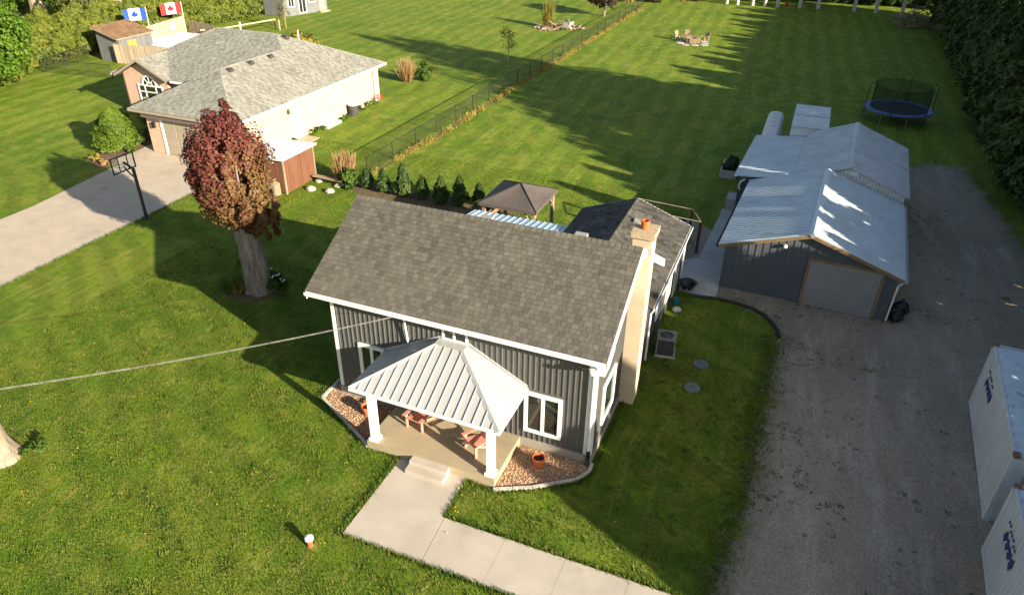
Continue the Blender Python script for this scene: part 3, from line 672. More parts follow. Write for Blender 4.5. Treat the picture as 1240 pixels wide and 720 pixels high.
# overhead wire
mb = MB(); a, b = V(-10.47,16.4,4.24), V(-24.03,.65,6.75)
for off in (0, .03):
    mb.tube([a.lerp(b, k/24)+V(0,0,-.55*4*(k/24)*(1-k/24))+V(0,0,off) for k in range(25)], .008 if off == 0 else .006, 5)
top('service_wire', mb, K['cable'], 'pale overhead service wire running from the house mast across the front lawn', 'wire')
# well casing in the lawn
wc = thing('well_pipe', 'short rust red well casing with white cap in the front lawn', 'well pipe', (-10.32,10.58,0))
mb = MB(); mb.lathe((-10.32,10.58,0), [(.085,0),(.085,.30)], 14); mb.build('casing', K['wellred'], wc, smooth=False)
mb = MB(); mb.lathe((-10.32,10.58,.29), [(.125,.0),(.13,.05),(.11,.09),(.05,.12)], 14); mb.build('cap', K['white'], wc)

# ---------------------------------------------------------------- air conditioner, lids, bin things on the right side
ac = thing('air_conditioner', 'beige outdoor air conditioner with round fan grille beside the house', 'air conditioner', (-3.12,23.9,0), R(8)); ac.scale = (.86,.86,.9)
mb = MB(); mb.box(-.46,.46,-.46,.46,0,.07); mb.build('base_pad', K['pad'], ac, True)
mb = MB(); mb.box(-.38,.38,-.38,.38,.082,.86); mb.build('casing', K['acgrille'], ac, True)
for k in range(9):
    mb = MB(); mb.box(-.395,.395,-.395,-.382,.14+k*.075,.165+k*.075); mb.build('louvre', K['lead2'], ac, True)
for sx in (-1, 1):
    for sy in (-1, 1):
        mb = MB(); mb.box(sx*.385-.025,sx*.385+.025,sy*.41-.025,sy*.41+.02,.082,.862); mb.build('corner_post', K['acgrey'], ac, True)
mb = MB(); n = 24
vo_ = [(.43*max(-1,min(1,1.42*math.cos(t))), .43*max(-1,min(1,1.42*math.sin(t))), .9) for t in [2*math.pi*k/n for k in range(n)]]
vi_ = [(.32*math.cos(2*math.pi*k/n), .32*math.sin(2*math.pi*k/n), .9) for k in range(n)]
mb.raw(vo_+vi_, [(k, (k+1) % n, n+(k+1) % n, n+k) for k in range(n)]); mb.raw([(x,y,.865) for x,y,z in vo_]+vo_, [(k, (k+1) % n, n+(k+1) % n, n+k) for k in range(n)])
mb.build('top_panel', K['acgrey'], ac, True)
mb = MB(); mb.lathe((0,0,.87), [(.315,0),(.315,.005)], 24); fan = mb.build('fan_opening', K['black'], ac, True)
for k in range(4): 
    mb = MB(); r_ = .07+k*.075; mb.tube([(r_*math.cos(2*math.pi*j/20), r_*math.sin(2*math.pi*j/20), .895) for j in range(21)], .006, 4); mb.build('grille_ring', K['steel'], fan, True)
for (x, y, lab) in ((-1.66,23.62,'round grey green septic lid in the lawn nearer the house air conditioner'), (-1.7,22.0,'round grey green septic lid in the lawn nearer the front path')):
    t = thing('septic_lid', lab, 'septic lid', (x,y,0), group='septic lids in the side lawn')
    mb = MB(); mb.lathe((x,y,0), [(.30,0),(.30,.05),(.27,.06)], 22); mb.build('lid', K['lid'], t); mb = MB(); mb.box(x-.06,x+.06,y-.02,y+.02,.061,.085); mb.build('handle', K['lid'], t)
mb = MB(); mb.tube([(-2.85,28.7,.05),(-1.78,28.85,.06),(-1.05,28.8,.06),(-.3,28.62,.06),(.25,28.25,.06),(.66,27.66,.06),(.88,27.2,.06),(.97,26.75,.04)], .07, 8)
top('lawn_edging_pipe', mb, K['black'], 'black corrugated pipe edging curving between the side lawn and the gravel', 'pipe')
def bag(x, y, s, lab, seed):
    r = np.random.default_rng(seed); mb = MB(); n, mrow = 12, 7; vs = []; 
    for i in range(mrow):
        f = i/(mrow-1); rad = s*(.34*math.sin(math.pi*(.12+.8*f))**.7)
        for k in range(n): a = 2*math.pi*k/n; q = rad*(1+r.normal(0,.11)); vs.append((x+q*math.cos(a), y+q*math.sin(a), s*.62*f))
    fs_ = [(i*n+k, i*n+(k+1) % n, (i+1)*n+(k+1) % n, (i+1)*n+k) for i in range(mrow-1) for k in range(n)]+[tuple(range((mrow-1)*n, mrow*n))]
    mb.raw(vs, fs_); mb.lathe((x,y,s*.6), [(.05,0),(.03,.05),(.09,.12)], 8)
    top('rubbish_bag', mb, K['black'], lab, 'rubbish bag', 'black bags by the garage corner')
bag(5.42,30.15,1.0,'black rubbish bag nearest the grey garage door corner',1); bag(5.62,30.75,1.05,'black rubbish bag behind the other at the garage side',2)
mb = MB(); mb.obox((5.25,30.75,0), (.45,0,.1), (.05,.03,0), (-.25,0,1.0)); top('scrap_board', mb, K['timber'], 'pale board leaning on the garage side above the black bags', 'board')
tb = thing('wheelbarrow', 'upturned dark wheelbarrow with blue bucket at the wing of the farmhouse', 'wheelbarrow', (-3.25,28.9,0))
mb = MB(); mb.lathe((-3.22,29.05,.15), [(.22,0),(.42,.28),(.45,.30),(.36,.26),(.18,.04)], 14); mb.build('tray', K['black'], tb)
mb = MB(); mb.tube([(-3.05,29.5,.05),(-3.15,28.7,.33),(-3.2,28.2,.5)], .02, 6); mb.tube([(-3.45,29.5,.05),(-3.4,28.7,.33),(-3.4,28.2,.5)], .02, 6); mb.build('handle', K['steel'], tb)
mb = MB(); mb.tube([(-3.2+.2*math.cos(2*math.pi*k/14),29.55,.2+.2*math.sin(2*math.pi*k/14)) for k in range(15)], .04, 6); mb.build('wheel', K['black'], tb)
mb = MB(); mb.lathe((-3.45,27.75,0), [(.08,0),(.11,.27),(.10,.27),(.08,.15)], 14); top('bucket', mb, K['bluebright'], 'blue bucket on the ground by the wing wall', 'bucket')
mb = MB(); mb.lathe((-3.3,27.15,0), [(.12,0),(.2,.05),(.19,.14),(.1,.2)], 9); top('garden_stone', mb, K['stone'], 'pale stone lying by the wing wall near the blue bucket', 'stone')
# steel pergola frame
pg = thing('pergola_frame', 'open red brown steel frame over the patio behind the wing', 'pergola', (-5,34.8,0))
for (x, y) in ((-3.5,33.05), (-4.15,34.4), (-6.3,33.3), (-6.9,34.65)):
    mb = MB(); mb.box(x-.06,x+.06,y-.06,y+.06,0,1.66); mb.build('post', K['rustframe'], pg)
for (a, b) in (((-3.5,33.05),(-4.15,34.4)), ((-6.3,33.3),(-6.9,34.65)), ((-3.5,33.05),(-6.3,33.3)), ((-4.15,34.4),(-6.9,34.65))):
    mb = MB(); mb.tube([(*a,1.69),(*b,1.69)], .026, 6); mb.build('rail', K['pipewhite'], pg)
pc = thing('patio_chair', 'dark patio chair under the steel frame behind the wing', 'chair', (-4.4,34.2,0), R(40))
mb = MB(); mb.box(-.28,.28,-.28,.28,.4,.46); mb.build('seat', K['black'], pc, True); mb = MB(); mb.obox((-.28,.26,.46), (.56,0,0), (0,.04,0), (0,.15,.55)); mb.build('backrest', K['acgrille'], pc, True)
for sx in (-.25,.25):
    for sy in (-.25,.25): mb = MB(); mb.box(sx-.02,sx+.02,sy-.02,sy+.02,0,.398); mb.build('leg', K['steel'], pc, True)
mb = MB(); mb.box(-2.95,-2.3,39.12,40.2,0,.55); mb.box(-2.98,-2.27,39.1,40.22,.552,.63); top('concrete_block_step', mb, K['pad'], 'pale concrete block landing at the end of the yard pad by the garage', 'step')
plb = thing('planter_box', 'dark raised planter box of greenery left of the rear barn', 'planter', (-3.5,45,0))
for b in ((-4.0,-3.0,43.9,43.97,0,.5),(-4.0,-3.0,46.03,46.1,0,.5),(-4.0,-3.93,43.972,46.028,0,.5),(-3.07,-3.0,43.972,46.028,0,.5)): mb = MB(); mb.box(*b); mb.build('board', K['pad'], plb)
mb = MB(); mb.box(-3.92,-3.08,43.98,46.02,0,.42); mb.build('soil', K['soil'], plb)

# ---------------------------------------------------------------- garage and rear barn (turned a little)
GR = R(-2.481); GO = (-1.959,30.153,0)
def gw(x, y, z=0): return (GO[0]+x*math.cos(GR)-y*math.sin(GR), GO[1]+x*math.sin(GR)+y*math.cos(GR), z)
GA = thing('garage', 'slate blue garage with grey roller door and pale metal gable roof', 'garage', GO, GR)
W, EZ, RZg, GX, GL = 6.96, 2.14, 3.383, 3.42, 8.25; s1 = (RZg-EZ)/(GX+.3)
mb = MB(); mb.prism([(0,0,0),(W,0,0),(W,0,EZ+s1*.3-.05),(GX,0,RZg-.05),(0,0,EZ+s1*.3-.05)], (0,GL,0)); gwl = mb.build('wall', K['navy'], GA, True)
def gz(s): return EZ+s1*(.3+min(s, W-s))-.09
mb = MB()
for k in range(24):
    s = .1+k*.3
    if s > W-.05: break
    z0 = 0 if not (3.4 < s < 6.58) else 2.36
    mb.box(s,s+.04,-.02,-.001,z0,gz(s)-.03)
kind(mb.build('siding_rib', K['navy'], gwl, True), 'stuff')
gs1 = [(-.3,GL,EZ),(-.3,-.18,EZ),(GX,-.18,RZg),(GX,GL,RZg)]; gs2 = [(W+.3,-.18,EZ),(W+.3,GL,EZ),(GX,GL,RZg),(GX,-.18,RZg)]
for p in (gs1, gs2):
    r_ = roof_slab(p, K['roofmetal'], GA, 'roof', .06, True)
    metal_face(p, K['roofmetal'], r_, .23, .07, .028, 'sheet', False, True)
mb = MB(); mb.prism([(GX-.16,-.2,RZg-.015),(GX,-.2,RZg+.055),(GX+.16,-.2,RZg-.015)], (0,GL+.25,0)); mb.build('ridge_flashing', K['roofmetal'], GA, True)
mb = MB(); mb.tube([(GX,-.24,RZg-.02),(GX,-.14,RZg-.02)], .1, 10); mb.build('ridge_end_cap', K['lead'], GA, True)
for (xa, xb) in ((-.3, GX), (W+.3, GX)):
    mb = MB(); mb.prism([(xa,-.215,EZ-.15),(xb,-.215,RZg-.15),(xb,-.215,RZg-.01),(xa,-.215,EZ-.01)], (0,.03,0)); mb.build('bargeboard', K['cedarwood'], GA, True)
for x in (-.40, W+.302):
    mb = MB(); mb.box(x,x+.098,-.18,GL,EZ-.12,EZ-.11); mb.box(x+(.0 if x < 0 else .088),x+(.01 if x < 0 else .098),-.18,GL,EZ-.109,EZ-.01); mb.build('gutter', K['blackmetal'] if x < 0 else K['white2'], GA, True)
mb = MB(); mb.tube([(W+.34,-.1,EZ-.1),(W+.12,-.06,EZ-.35),(W+.06,-.06,.1)], .04, 8); mb.build('downspout', K['white2'], GA, True)
gd = thing  # (door is a part)
mb = MB(); mb.box(3.47,3.585,-.06,-.002,0,2.16); mb.box(6.415,6.53,-.06,-.002,0,2.16); mb.box(3.47,6.53,-.06,-.002,2.163,2.28); dfr = mb.build('door_frame', K['cedarwood'], GA, True)
mb = MB(); mb.box(3.588,6.412,-.02,-.003,.02,2.158); door = mb.build('roller_door', K['garagedoor'], GA, True)
for k in range(21):
    mb = MB(); mb.box(3.595,6.405,-.042,-.0205,.03+k*.101,.03+k*.101+.086); mb.build('slat', K['garagedoor'], door, True)
mb = MB(); mb.lathe((2.45,-.10,2.55), [(.08,0),(.10,.06),(.05,.14)], 10); mb.build('security_light', K['white'], GA, True)
BA = thing('barn', 'older metal roofed barn with a lean-to behind the slate blue garage', 'barn', gw(2.5,8.4), GR)
def bl(x, y, z): return (x-2.5, y-8.4, z)
BX, BRZ, BRE, y0, y1 = 4.42, 3.62, 7.41, 8.38, 16.6; s2 = (BRZ-2.5)/(BRE-BX); LX = 1.8; LZ = BRZ-s2*(BX-LX)
mb = MB(); mb.prism([bl(-.85,y0+.15,0),bl(BRE-.3,y0+.15,0),bl(BRE-.3,y0+.15,2.5),bl(BX,y0+.15,BRZ-.1),bl(LX,y0+.15,LZ-.1),bl(-.85,y0+.15,2.2)], (0,y1-y0-.5,0)); bwl = mb.build('wall', K['navy'], BA, True)
mb = MB()
for k in range(34):
    x = LX+.3+k*.16
    if x > BRE-.35: break
    z = BRZ-s2*abs(x-BX)-.12; mb.box(*[c for pr2 in ((x-2.5,x-2.5+.145),(y0+.11-8.4,y0+.148-8.4),(2.0,z)) for c in pr2])
mb.build('gable_cladding', K['white2'], BA, True)
mb = MB(); mb.box(BX+.05-2.5,BX+.4-2.5,y0+.02-8.4,y0+.109-8.4,BRZ-.42,BRZ-.2); mb.build('gable_vent', K['white'], BA, True)
for p in ([bl(BRE,y0,2.5),bl(BRE,y1,2.5),bl(BX,y1,BRZ),bl(BX,y0,BRZ)], [bl(LX,y1,LZ),bl(LX,y0,LZ),bl(BX,y0,BRZ),bl(BX,y1,BRZ)]):
    r_ = roof_slab(p, K['roofold'], BA, 'roof', .06, True); metal_face(p, K['roofold'], r_, .28, .03, .016, 'sheet', False, True)
p = [bl(-1.12,15.75,2.28),bl(-1.12,y0-.05,2.28),bl(LX-.003,y0-.05,LZ-.04),bl(LX-.003,15.75,LZ-.04)]
r_ = roof_slab(p, K['roofmetal'], BA, 'lean_to_roof', .05, True); metal_face(p, K['roofmetal'], r_, .25, .06, .03, 'sheet', False, True)
mb = MB(); mb.prism([bl(BX-.15,y0-.02,BRZ-.02),bl(BX,y0-.02,BRZ+.05),bl(BX+.15,y0-.02,BRZ-.02)], (0,y1-y0+.04,0)); mb.build('ridge_flashing', K['roofold'], BA, True)
mb = MB(); mb.tube([bl(-.55,y0+.05,2.1),bl(-.75,y0+.03,1.95),bl(-.8,y0+.02,1.6),bl(-.7,y0-.0,1.5)], .05, 8); mb.build('drain_elbow', K['white'], BA, True)
# campers behind the barn
def camper(name, x0, x1, y0, y1, h, lab):
    t = thing(name, lab, 'camper trailer', ((x0+x1)/2,(y0+y1)/2,0), group=None)
    mb = MB(); mb.prism([(x0,y0+1.1,.5),(x0,y1,.5),(x0,y1,h-.1),(x0,y1-.15,h),(x0,y0+1.1,h)], (x1-x0,0,0)); mb.build('body', K['trailer'], t)
    mb = MB(); mb.prism([(x0+.02,y0,.6),(x0+.02,y0+1.097,.5),(x0+.02,y0+1.097,h-.12),(x0+.02,y0+.35,h-.45),(x0+.02,y0,h-1.0)], (x1-x0-.04,0,0)); mb.build('nose', K['trailer'], t)
    for y in (y0+1.1, (y0+y1)/2+.5, y1-.3): mb = MB(); mb.box(x0+.03,x1-.03,y,y+.05,h+.001,h+.022); mb.build('roof_seam', K['lead'], t)
    mb = MB(); mb.lathe(((x0+x1)/2+.1,(y0+y1)/2+1.0,h+.003), [(.28,0),(.26,.1),(.1,.15)], 12); mb.build('roof_vent', K['white'], t)
    for x in (x0+.0, x1-.22):
        for y in ((y0+y1)/2+.2, (y0+y1)/2+1.1): mb = MB(); mb.tube([(x,y,.34),(x+.22,y,.34)], .34, 14); mb.build('wheel', K['black'], t)
    mb = MB(); mb.tube([((x0+x1)/2,y0-1.0,.5),((x0+x1)/2,y0+.1,.55)], .06, 6); mb.build('tow_bar', K['blackmetal'], t)
    return t
camper('camper_trailer', -.48,1.72,46.3,53.1,2.7,'white box camper trailer with roof vent parked behind the barn')
bt = thing('cargo_trailer', 'narrow white cargo trailer with domed roof parked left of the camper', 'trailer', (-1.7,50,0))
mb = MB(); mb.prism([(-2.15,46.6,.5),(-1.15,46.6,.5),(-1.15,46.6,1.85),(-1.3,46.6,2.05),(-1.65,46.6,2.12),(-2.0,46.6,2.05),(-2.15,46.6,1.85)], (0,6.0,0)); mb.build('body', K['trailer'], bt)
mb = MB(); mb.prism([(-2.1,52.602,.6),(-1.2,52.602,.6),(-1.25,52.602,1.8),(-2.05,52.602,1.8)], (.1,.6,-.1)); mb.build('nose', K['trailer'], bt)
for k in range(6): mb = MB(); mb.lathe((-1.68,47.2+k*.95,2.07), [(.16,0),(.15,.08),(.06,.11)], 10); mb.build('roof_dome', K['trailer'], bt)
mb = MB(); mb.box(-1.148,-1.05,48.2,51.4,.5,1.2); mb.build('fender', K['trailer'], bt)
for y in (49.2,50.1):
    for x in (-2.2,-1.12): mb = MB(); mb.tube([(x,y,.32),(x+.2,y,.32)], .32, 14); mb.build('wheel', K['black'], bt)
# trampoline
tx, ty, th, tr = 6.72,61.75,.9,2.42
TR = thing('trampoline', 'round trampoline with blue pad and dark safety net on the back lawn', 'trampoline', (tx,ty,0))
mb = MB(); n = 40; ring = lambda r, z: [(tx+r*math.cos(2*math.pi*k/n), ty+r*math.sin(2*math.pi*k/n), z) for k in range(n)]
mb.raw(ring(tr-.38,th+.03)+ring(tr-.05,th+.05)+ring(tr,th-.03)+ring(tr-.38,th-.02), [(i*n+k, i*n+(k+1) % n, ((i+1)%4)*n+(k+1) % n, ((i+1)%4)*n+k) for i in range(4) for k in range(n)]); mb.build('safety_pad', K['blue'], TR)
mb = MB(); mb.face(ring(tr-.36,th-.0)); mb.build('jumping_mat', K['matblack'], TR)
for k in range(8):
    a = 2*math.pi*(k+.3)/8; c, s = math.cos(a), math.sin(a)
    mb = MB(); mb.tube([(tx+(tr-.1)*c,ty+(tr-.1)*s,0),(tx+(tr-.1)*c,ty+(tr-.1)*s,th-.04)], .025, 6); mb.build('leg', K['steel'], TR)
for k in range(6):
    a = 2*math.pi*(k+.25)/6; c, s = math.cos(a), math.sin(a)
    mb = MB(); mb.tube([(tx+(tr+.05)*c,ty+(tr+.05)*s,.4),(tx+(tr+.05)*c,ty+(tr+.05)*s,2.6),(tx+(tr-.3)*c,ty+(tr-.3)*s,2.85)], .03, 6); mb.build('net_pole', K['blackmetal'], TR)
mb = MB(); rr = tr-.4; mb.raw([(tx+rr*math.cos(2*math.pi*k/n),ty+rr*math.sin(2*math.pi*k/n),z) for z in (th+.06,2.65-.0) for k in range(n)], [(k,(k+1) % n,n+(k+1) % n,n+k) for k in range(n)]); mb.build('safety_net', K['net'], TR)

# ---------------------------------------------------------------- shipping containers
def container(x, y, rz, lab):
    t = thing('shipping_container', lab, 'container', (x,y,0), rz, 'white shipping containers along the gravel drive'); L, Wd, H = 6.06, 2.44, 2.59
    def corr(n, a0, a1, d):
        pts = []; p = (a1-a0)/n
        for k in range(n): pts += [(a0+k*p, 0), (a0+k*p+p*.28, 0), (a0+k*p+p*.5, d), (a0+k*p+p*.78, d)]
        return pts+[(a1, 0)]
    for (xs_, sg) in ((.01, 1), (Wd-.01, -1)):
        pr3 = corr(22, -L+.16, -.16, .06); mb = MB()
        for i in range(len(pr3)-1):
            (a, d0), (b, d1) = pr3[i], pr3[i+1]; mb.face([(xs_+sg*d0,a,.16),(xs_+sg*d1,b,.16),(xs_+sg*d1,b,H-.1),(xs_+sg*d0,a,H-.1)])
        mb.build('side_panel', K['cont'], t, True)
    pr3 = corr(12, -L+.12, -.12, .03); mb = MB()
    for i in range(len(pr3)-1):
        (a, d0), (b, d1) = pr3[i], pr3[i+1]; mb.face([(.08,a,H-.035+d0),(Wd-.08,a,H-.035+d0),(Wd-.08,b,H-.035+d1),(.08,b,H-.035+d1)])
    mb.build('roof_panel', K['controof'], t, True)
    mb = MB(); mb.box(.08,Wd-.08,-.05,-.02,.16,H-.1); mb.build('end_panel', K['cont'], t, True)
    mb = MB(); mb.box(.16,Wd/2-.004,-L+.01,-L+.06,.16,H-.12); mb.build('door', K['cont'], t, True); mb = MB(); mb.box(Wd/2+.004,Wd-.16,-L+.01,-L+.06,.16,H-.12); mb.build('door', K['cont'], t, True)
    for x_ in (.45,.95,1.45,2.0): mb = MB(); mb.tube([(x_,-L-.02,.2),(x_,-L-.02,H-.15)], .02, 6); mb.build('locking_bar', K['steel'], t, True)
    for (a, b) in ((0,0),(Wd-.16,0),(0,-L+.16),(Wd-.16,-L+.16)):
        mb = MB(); mb.box(a,a+.16,b-.16,b,.122,H-.122); mb.build('corner_post', K['cont'], t, True)
        for z in (0, H-.118):
            mb = MB(); mb.box(a-.006,a+.168,b-.168,b+.006,z,z+.12); mb.build('corner_casting', K['rust'] if z else K['cont'], t, True)
    for x_ in (.0, Wd-.075): 
        mb = MB(); mb.box(x_,x_+.075,-L+.17,-.17,0.02,.158); mb.box(x_,x_+.075,-L+.17,-.17,H-.098,H-.02); mb.build('side_rail', K['cont'], t, True)
    for y_ in (-.09,-L+.015): mb = MB(); mb.box(.17,Wd-.17,y_,y_+.075,H-.098,H-.02); mb.box(.17,Wd-.17,y_,y_+.075,.02,.158); mb.build('end_rail', K['cont'], t, True)
    # emblem: a chain of blue diamonds and small dark squiggles above it, printed on the panel
    em = MB(); 
    for k in range(4):
        cy, cz = -1.05-k*.33, 1.62-k*.0; 
        em.prism([(-.004,cy+.17,cz-.14+.06),(-.004,cy+.0,cz-.20),(-.004,cy-.17,cz+.08),(-.004,cy,cz+.20)] if k % 3 == 0 else [(-.004,cy+.16,cz-.08),(-.004,cy-.02,cz-.16),(-.004,cy-.16,cz+.08),(-.004,cy+.02,cz+.16)], (-.004,0,0))
        if k < 3: em.prism([(-.004,cy-.12,cz+.06),(-.004,cy-.30,cz+.16),(-.004,cy-.33,cz+.11),(-.004,cy-.14,cz-.0)], (-.003,0,0))
    em.build('emblem', K['logo'], t, True)
    em = MB()
    for k in range(7):
        cy, cz = -.88-k*.17, 1.98+.03*math.sin(k*2.1); em.tube([(-.008,cy+.05,cz-.05),(-.008,cy+.01,cz+.05),(-.008,cy-.04,cz-.02),(-.008,cy-.08,cz+.03)], .012, 4)
    em.build('emblem_script', K['logodark'], t, True)
    return t
container(7.69,25.16,R(-2.86),'white shipping container farther up the drive with blue diamond emblem'); container(7.20,17.86,R(-2.86),'white shipping container nearest the camera with blue diamond emblem')

# ---------------------------------------------------------------- gazebo
GZ = thing('gazebo', 'timber gazebo with charcoal canvas hip roof on the lawn behind the house', 'gazebo', (-12.2,30.9,0))
gx0, gx1, gy0, gy1, ge = -13.72,-10.72,29.35,32.5,2.4
for (x, y) in ((gx0+.2,gy0+.2),(gx1-.2,gy0+.2),(gx0+.2,gy1-.2),(gx1-.2,gy1-.2)):
    mb = MB(); mb.box(x-.08,x+.08,y-.08,y+.08,0,2.3); mb.build('post', K['timber'], GZ)
    sx = 1 if x < -12.2 else -1; sy = 1 if y < 31 else -1
    mb = MB(); mb.tube([(x,y+sy*.08,1.7),(x,y+sy*.55,2.25)], .045, 6); mb.tube([(x+sx*.08,y,1.7),(x+sx*.55,y,2.25)], .045, 6); mb.build('brace', K['timber'], GZ)
for b in ((gx0+.1,gx1-.1,gy0+.14,gy0+.26,2.302,2.38),(gx0+.1,gx1-.1,gy1-.26,gy1-.14,2.302,2.38),(gx0+.14,gx0+.26,gy0+.27,gy1-.27,2.302,2.38),(gx1-.26,gx1-.14,gy0+.27,gy1-.27,2.302,2.38)):
    mb = MB(); mb.box(*b); mb.build('beam', K['timber'], GZ)
ap = V(-12.1,30.85,3.12); cs = [V(gx0,gy0,ge),V(gx1,gy0,ge),V(gx1,gy1,ge),V(gx0,gy1,ge)]
for i in range(4):
    a, b = cs[i], cs[(i+1) % 4]; mb = MB(); nn = 6
    rows_ = []
    for j in range(nn+1):
        f = j/nn; p, q = a.lerp(ap, f), b.lerp(ap, f); sag = -.16*math.sin(math.pi*f)*(1-f*.5)
        rows_.append([p.lerp(q, k/6)+V(0,0,sag*math.sin(math.pi*k/6)*.6) for k in range(7)])
    for j in range(nn):
        for k in range(6): mb.face([rows_[j][k],rows_[j][k+1],rows_[j+1][k+1],rows_[j+1][k]])
    d = b-a; mb.obox(a+V(0,0,-.16), d, V(0,0,.16), (cs[(i+2)%4]-b).normalized()*.015)
    mb.build('canopy_panel', K['canopy'], GZ, smooth=False)
for i in range(4):
    mb = MB(); mb.tube([cs[i]+V(0,0,.015), ap+V(0,0,.02)], .022, 5); mb.build('canopy_seam', K['black'], GZ)
sp = thing('privacy_panel', 'orange timber slat panel at the far side of the gazebo', 'fence panel', (-13.6,30.9,0))
for k in range(12): 
    mb = MB(); mb.box(-13.86,-13.82,29.45+k*.24,29.45+k*.24+.21,.05,1.85); mb.build('board', K['cedarwood'], sp)
for z in (.4,1.5): mb = MB(); mb.box(-13.818,-13.76,29.4,32.4,z,z+.1); mb.build('rail', K['cedarwood'], sp)
for k in range(2):
    pass

# ---------------------------------------------------------------- the neighbour's bungalow
NB = thing('bungalow', 'cream and pink brick bungalow with grey hipped shingle roof across the fence', 'house', (-38,42,0))
NE = 2.9; sN = .476
mb = MB(); mb.box(-39.27,-32.2,33.35,41,0,NE-.08); mb.build('garage_wall', K['pink'], NB)
mb = MB(); mb.box(-48.3,-32.203,39.9,50.2,0,NE-.08); mb.build('wall', K['cream'], NB)
mb = MB(); mb.box(-32.2,-32.185,33.36,49.6,0.0,NE-.1); mb.build('side_wall', K['cream'], NB)
ax, afy, az = -35.95, 37.15, 4.9
gF = [(-40.15,32.95,NE),(-31.75,32.95,NE),(ax,afy,az)]
gL = [(-40.15,39.3,NE),(-40.15,32.95,NE),(ax,afy,az),(ax,43.5,az)]
zr = 5.62; m0, m1, mv = -43.0,-37.47,45.0
gRt = [(-31.75,32.95,NE),(-31.75,50.72,NE),(m1,mv,zr),(ax,43.5,az),(ax,afy,az)]
mF1 = [(-42.95,39.3,NE),(-40.15,39.3,NE),(ax,43.5,az),(m1,mv,zr),(m0,mv,zr),(-45.5,42.03,4.2)]
mF2 = [(-48.7,39.3,NE),(-48.05,39.3,NE),(-45.5,42.03,4.2),(m0,mv,zr)]
mBk = [(-31.75,50.72,NE),(-48.7,50.72,NE),(m0,mv,zr),(m1,mv,zr)]
mL = [(-48.7,50.72,NE),(-48.7,39.3,NE),(m0,mv,zr)]
rfN = None
for i, p in enumerate((gF, gL, gRt, mF1, mBk, mL, mF2)):
    r_ = roof_slab(p, K['soffit'], NB, 'roof', .1); shingles(p, K['shinglegrey'], r_, .21, .26, .026, seed=20+i)
# front gable
gv0, gz = 39.0, 4.2; gl0, gr0, gm = -48.05,-42.95,-45.5
pL = [(gl0,42.05,NE+.02),(gl0,gv0,NE+.02),(gm,gv0,gz),(gm,42.1,gz)]; pR = [(gr0,gv0,NE+.02),(gr0,42.05,NE+.02),(gm,42.1,gz),(gm,gv0,gz)]
for i, p in enumerate((pL, pR)):
    r_ = roof_slab(p, K['soffit'], NB, 'gable_roof', .08); shingles(p, K['shinglegrey'], r_, .21, .26, .026, seed=30+i)
mb = MB(); mb.prism([(-47.6,39.45,0),(-43.4,39.45,0),(-43.4,39.45,3.0),(gm,39.45,4.06),(-47.6,39.45,3.0)], (0,.6,0)); mb.build('gable_wall', K['pink'], NB)
for (a, b) in (((gl0,NE+.02),(gm,gz)), ((gr0,NE+.02),(gm,gz))):
    mb = MB(); mb.prism([(a[0],gv0-.03,a[1]-.16),(b[0],gv0-.03,b[1]-.16),(b[0],gv0-.03,b[1]+.02),(a[0],gv0-.03,a[1]+.02)], (0,.028,0)); mb.build('bargeboard', K['fascia'], NB)
for (a, b) in (((-40.15,32.95),(-31.75,32.95)), ((-31.75,32.95),(-31.75,50.72)), ((-42.9,39.3),(-40.2,39.3)), ((-40.15,39.2),(-40.15,32.95)), ((-48.7,50.7),(-48.7,39.3))):
    a, b = V(*a,NE-.16), V(*b,NE-.16); d = (b-a); s = V(d.y,-d.x,0).normalized(); mb = MB(); mb.obox(a, d, s*.09, (0,0,.15)); mb.build('gutter', K['fascia'] if a.y < 33 and b.y < 33 else K['white'], NB)
for (a, b) in (((-40.15,32.95,NE),(ax,afy,az)), ((-31.75,32.95,NE),(ax,afy,az)), ((ax,afy,az),(ax,43.5,az)), ((m0,mv,zr),(m1,mv,zr)), ((-31.75,50.72,NE),(m1,mv,zr)), ((-48.7,39.3,NE),(m0,mv,zr)), ((gm,gv0,gz),(gm,42.0,gz))):
    ridge_caps(a, b, K['shinglegrey'], NB, .15, .28)
# garage front
mb = MB(); mb.box(-39.28,-32.19,33.0,33.345,2.42,NE-.17); mb.build('soffit_band', K['soffit'], NB)
mb = MB(); mb.box(-38.1,-37.9,33.30,33.347,0,2.3); mb.box(-33.6,-33.4,33.30,33.347,0,2.3); mb.box(-38.1,-33.4,33.30,33.347,2.303,2.41); mb.build('door_frame', K['white'], NB)
mb = MB(); mb.box(-37.9,-33.6,33.325,33.348,.02,2.3); gdn = mb.build('garage_door', K['ndoor'], NB)
for k in range(4):
    for j in range(4): mb = MB(); mb.box(-37.82+j*1.06,-36.9+j*1.06,33.31,33.3245,.08+k*.56,.52+k*.56); mb.build('door_panel', K['ndoor'], gdn)
mb = MB(); mb.box(-38.75,-38.55,33.2,33.348,1.72,2.08); mb.build('wall_lamp', K['blackmetal'], NB)
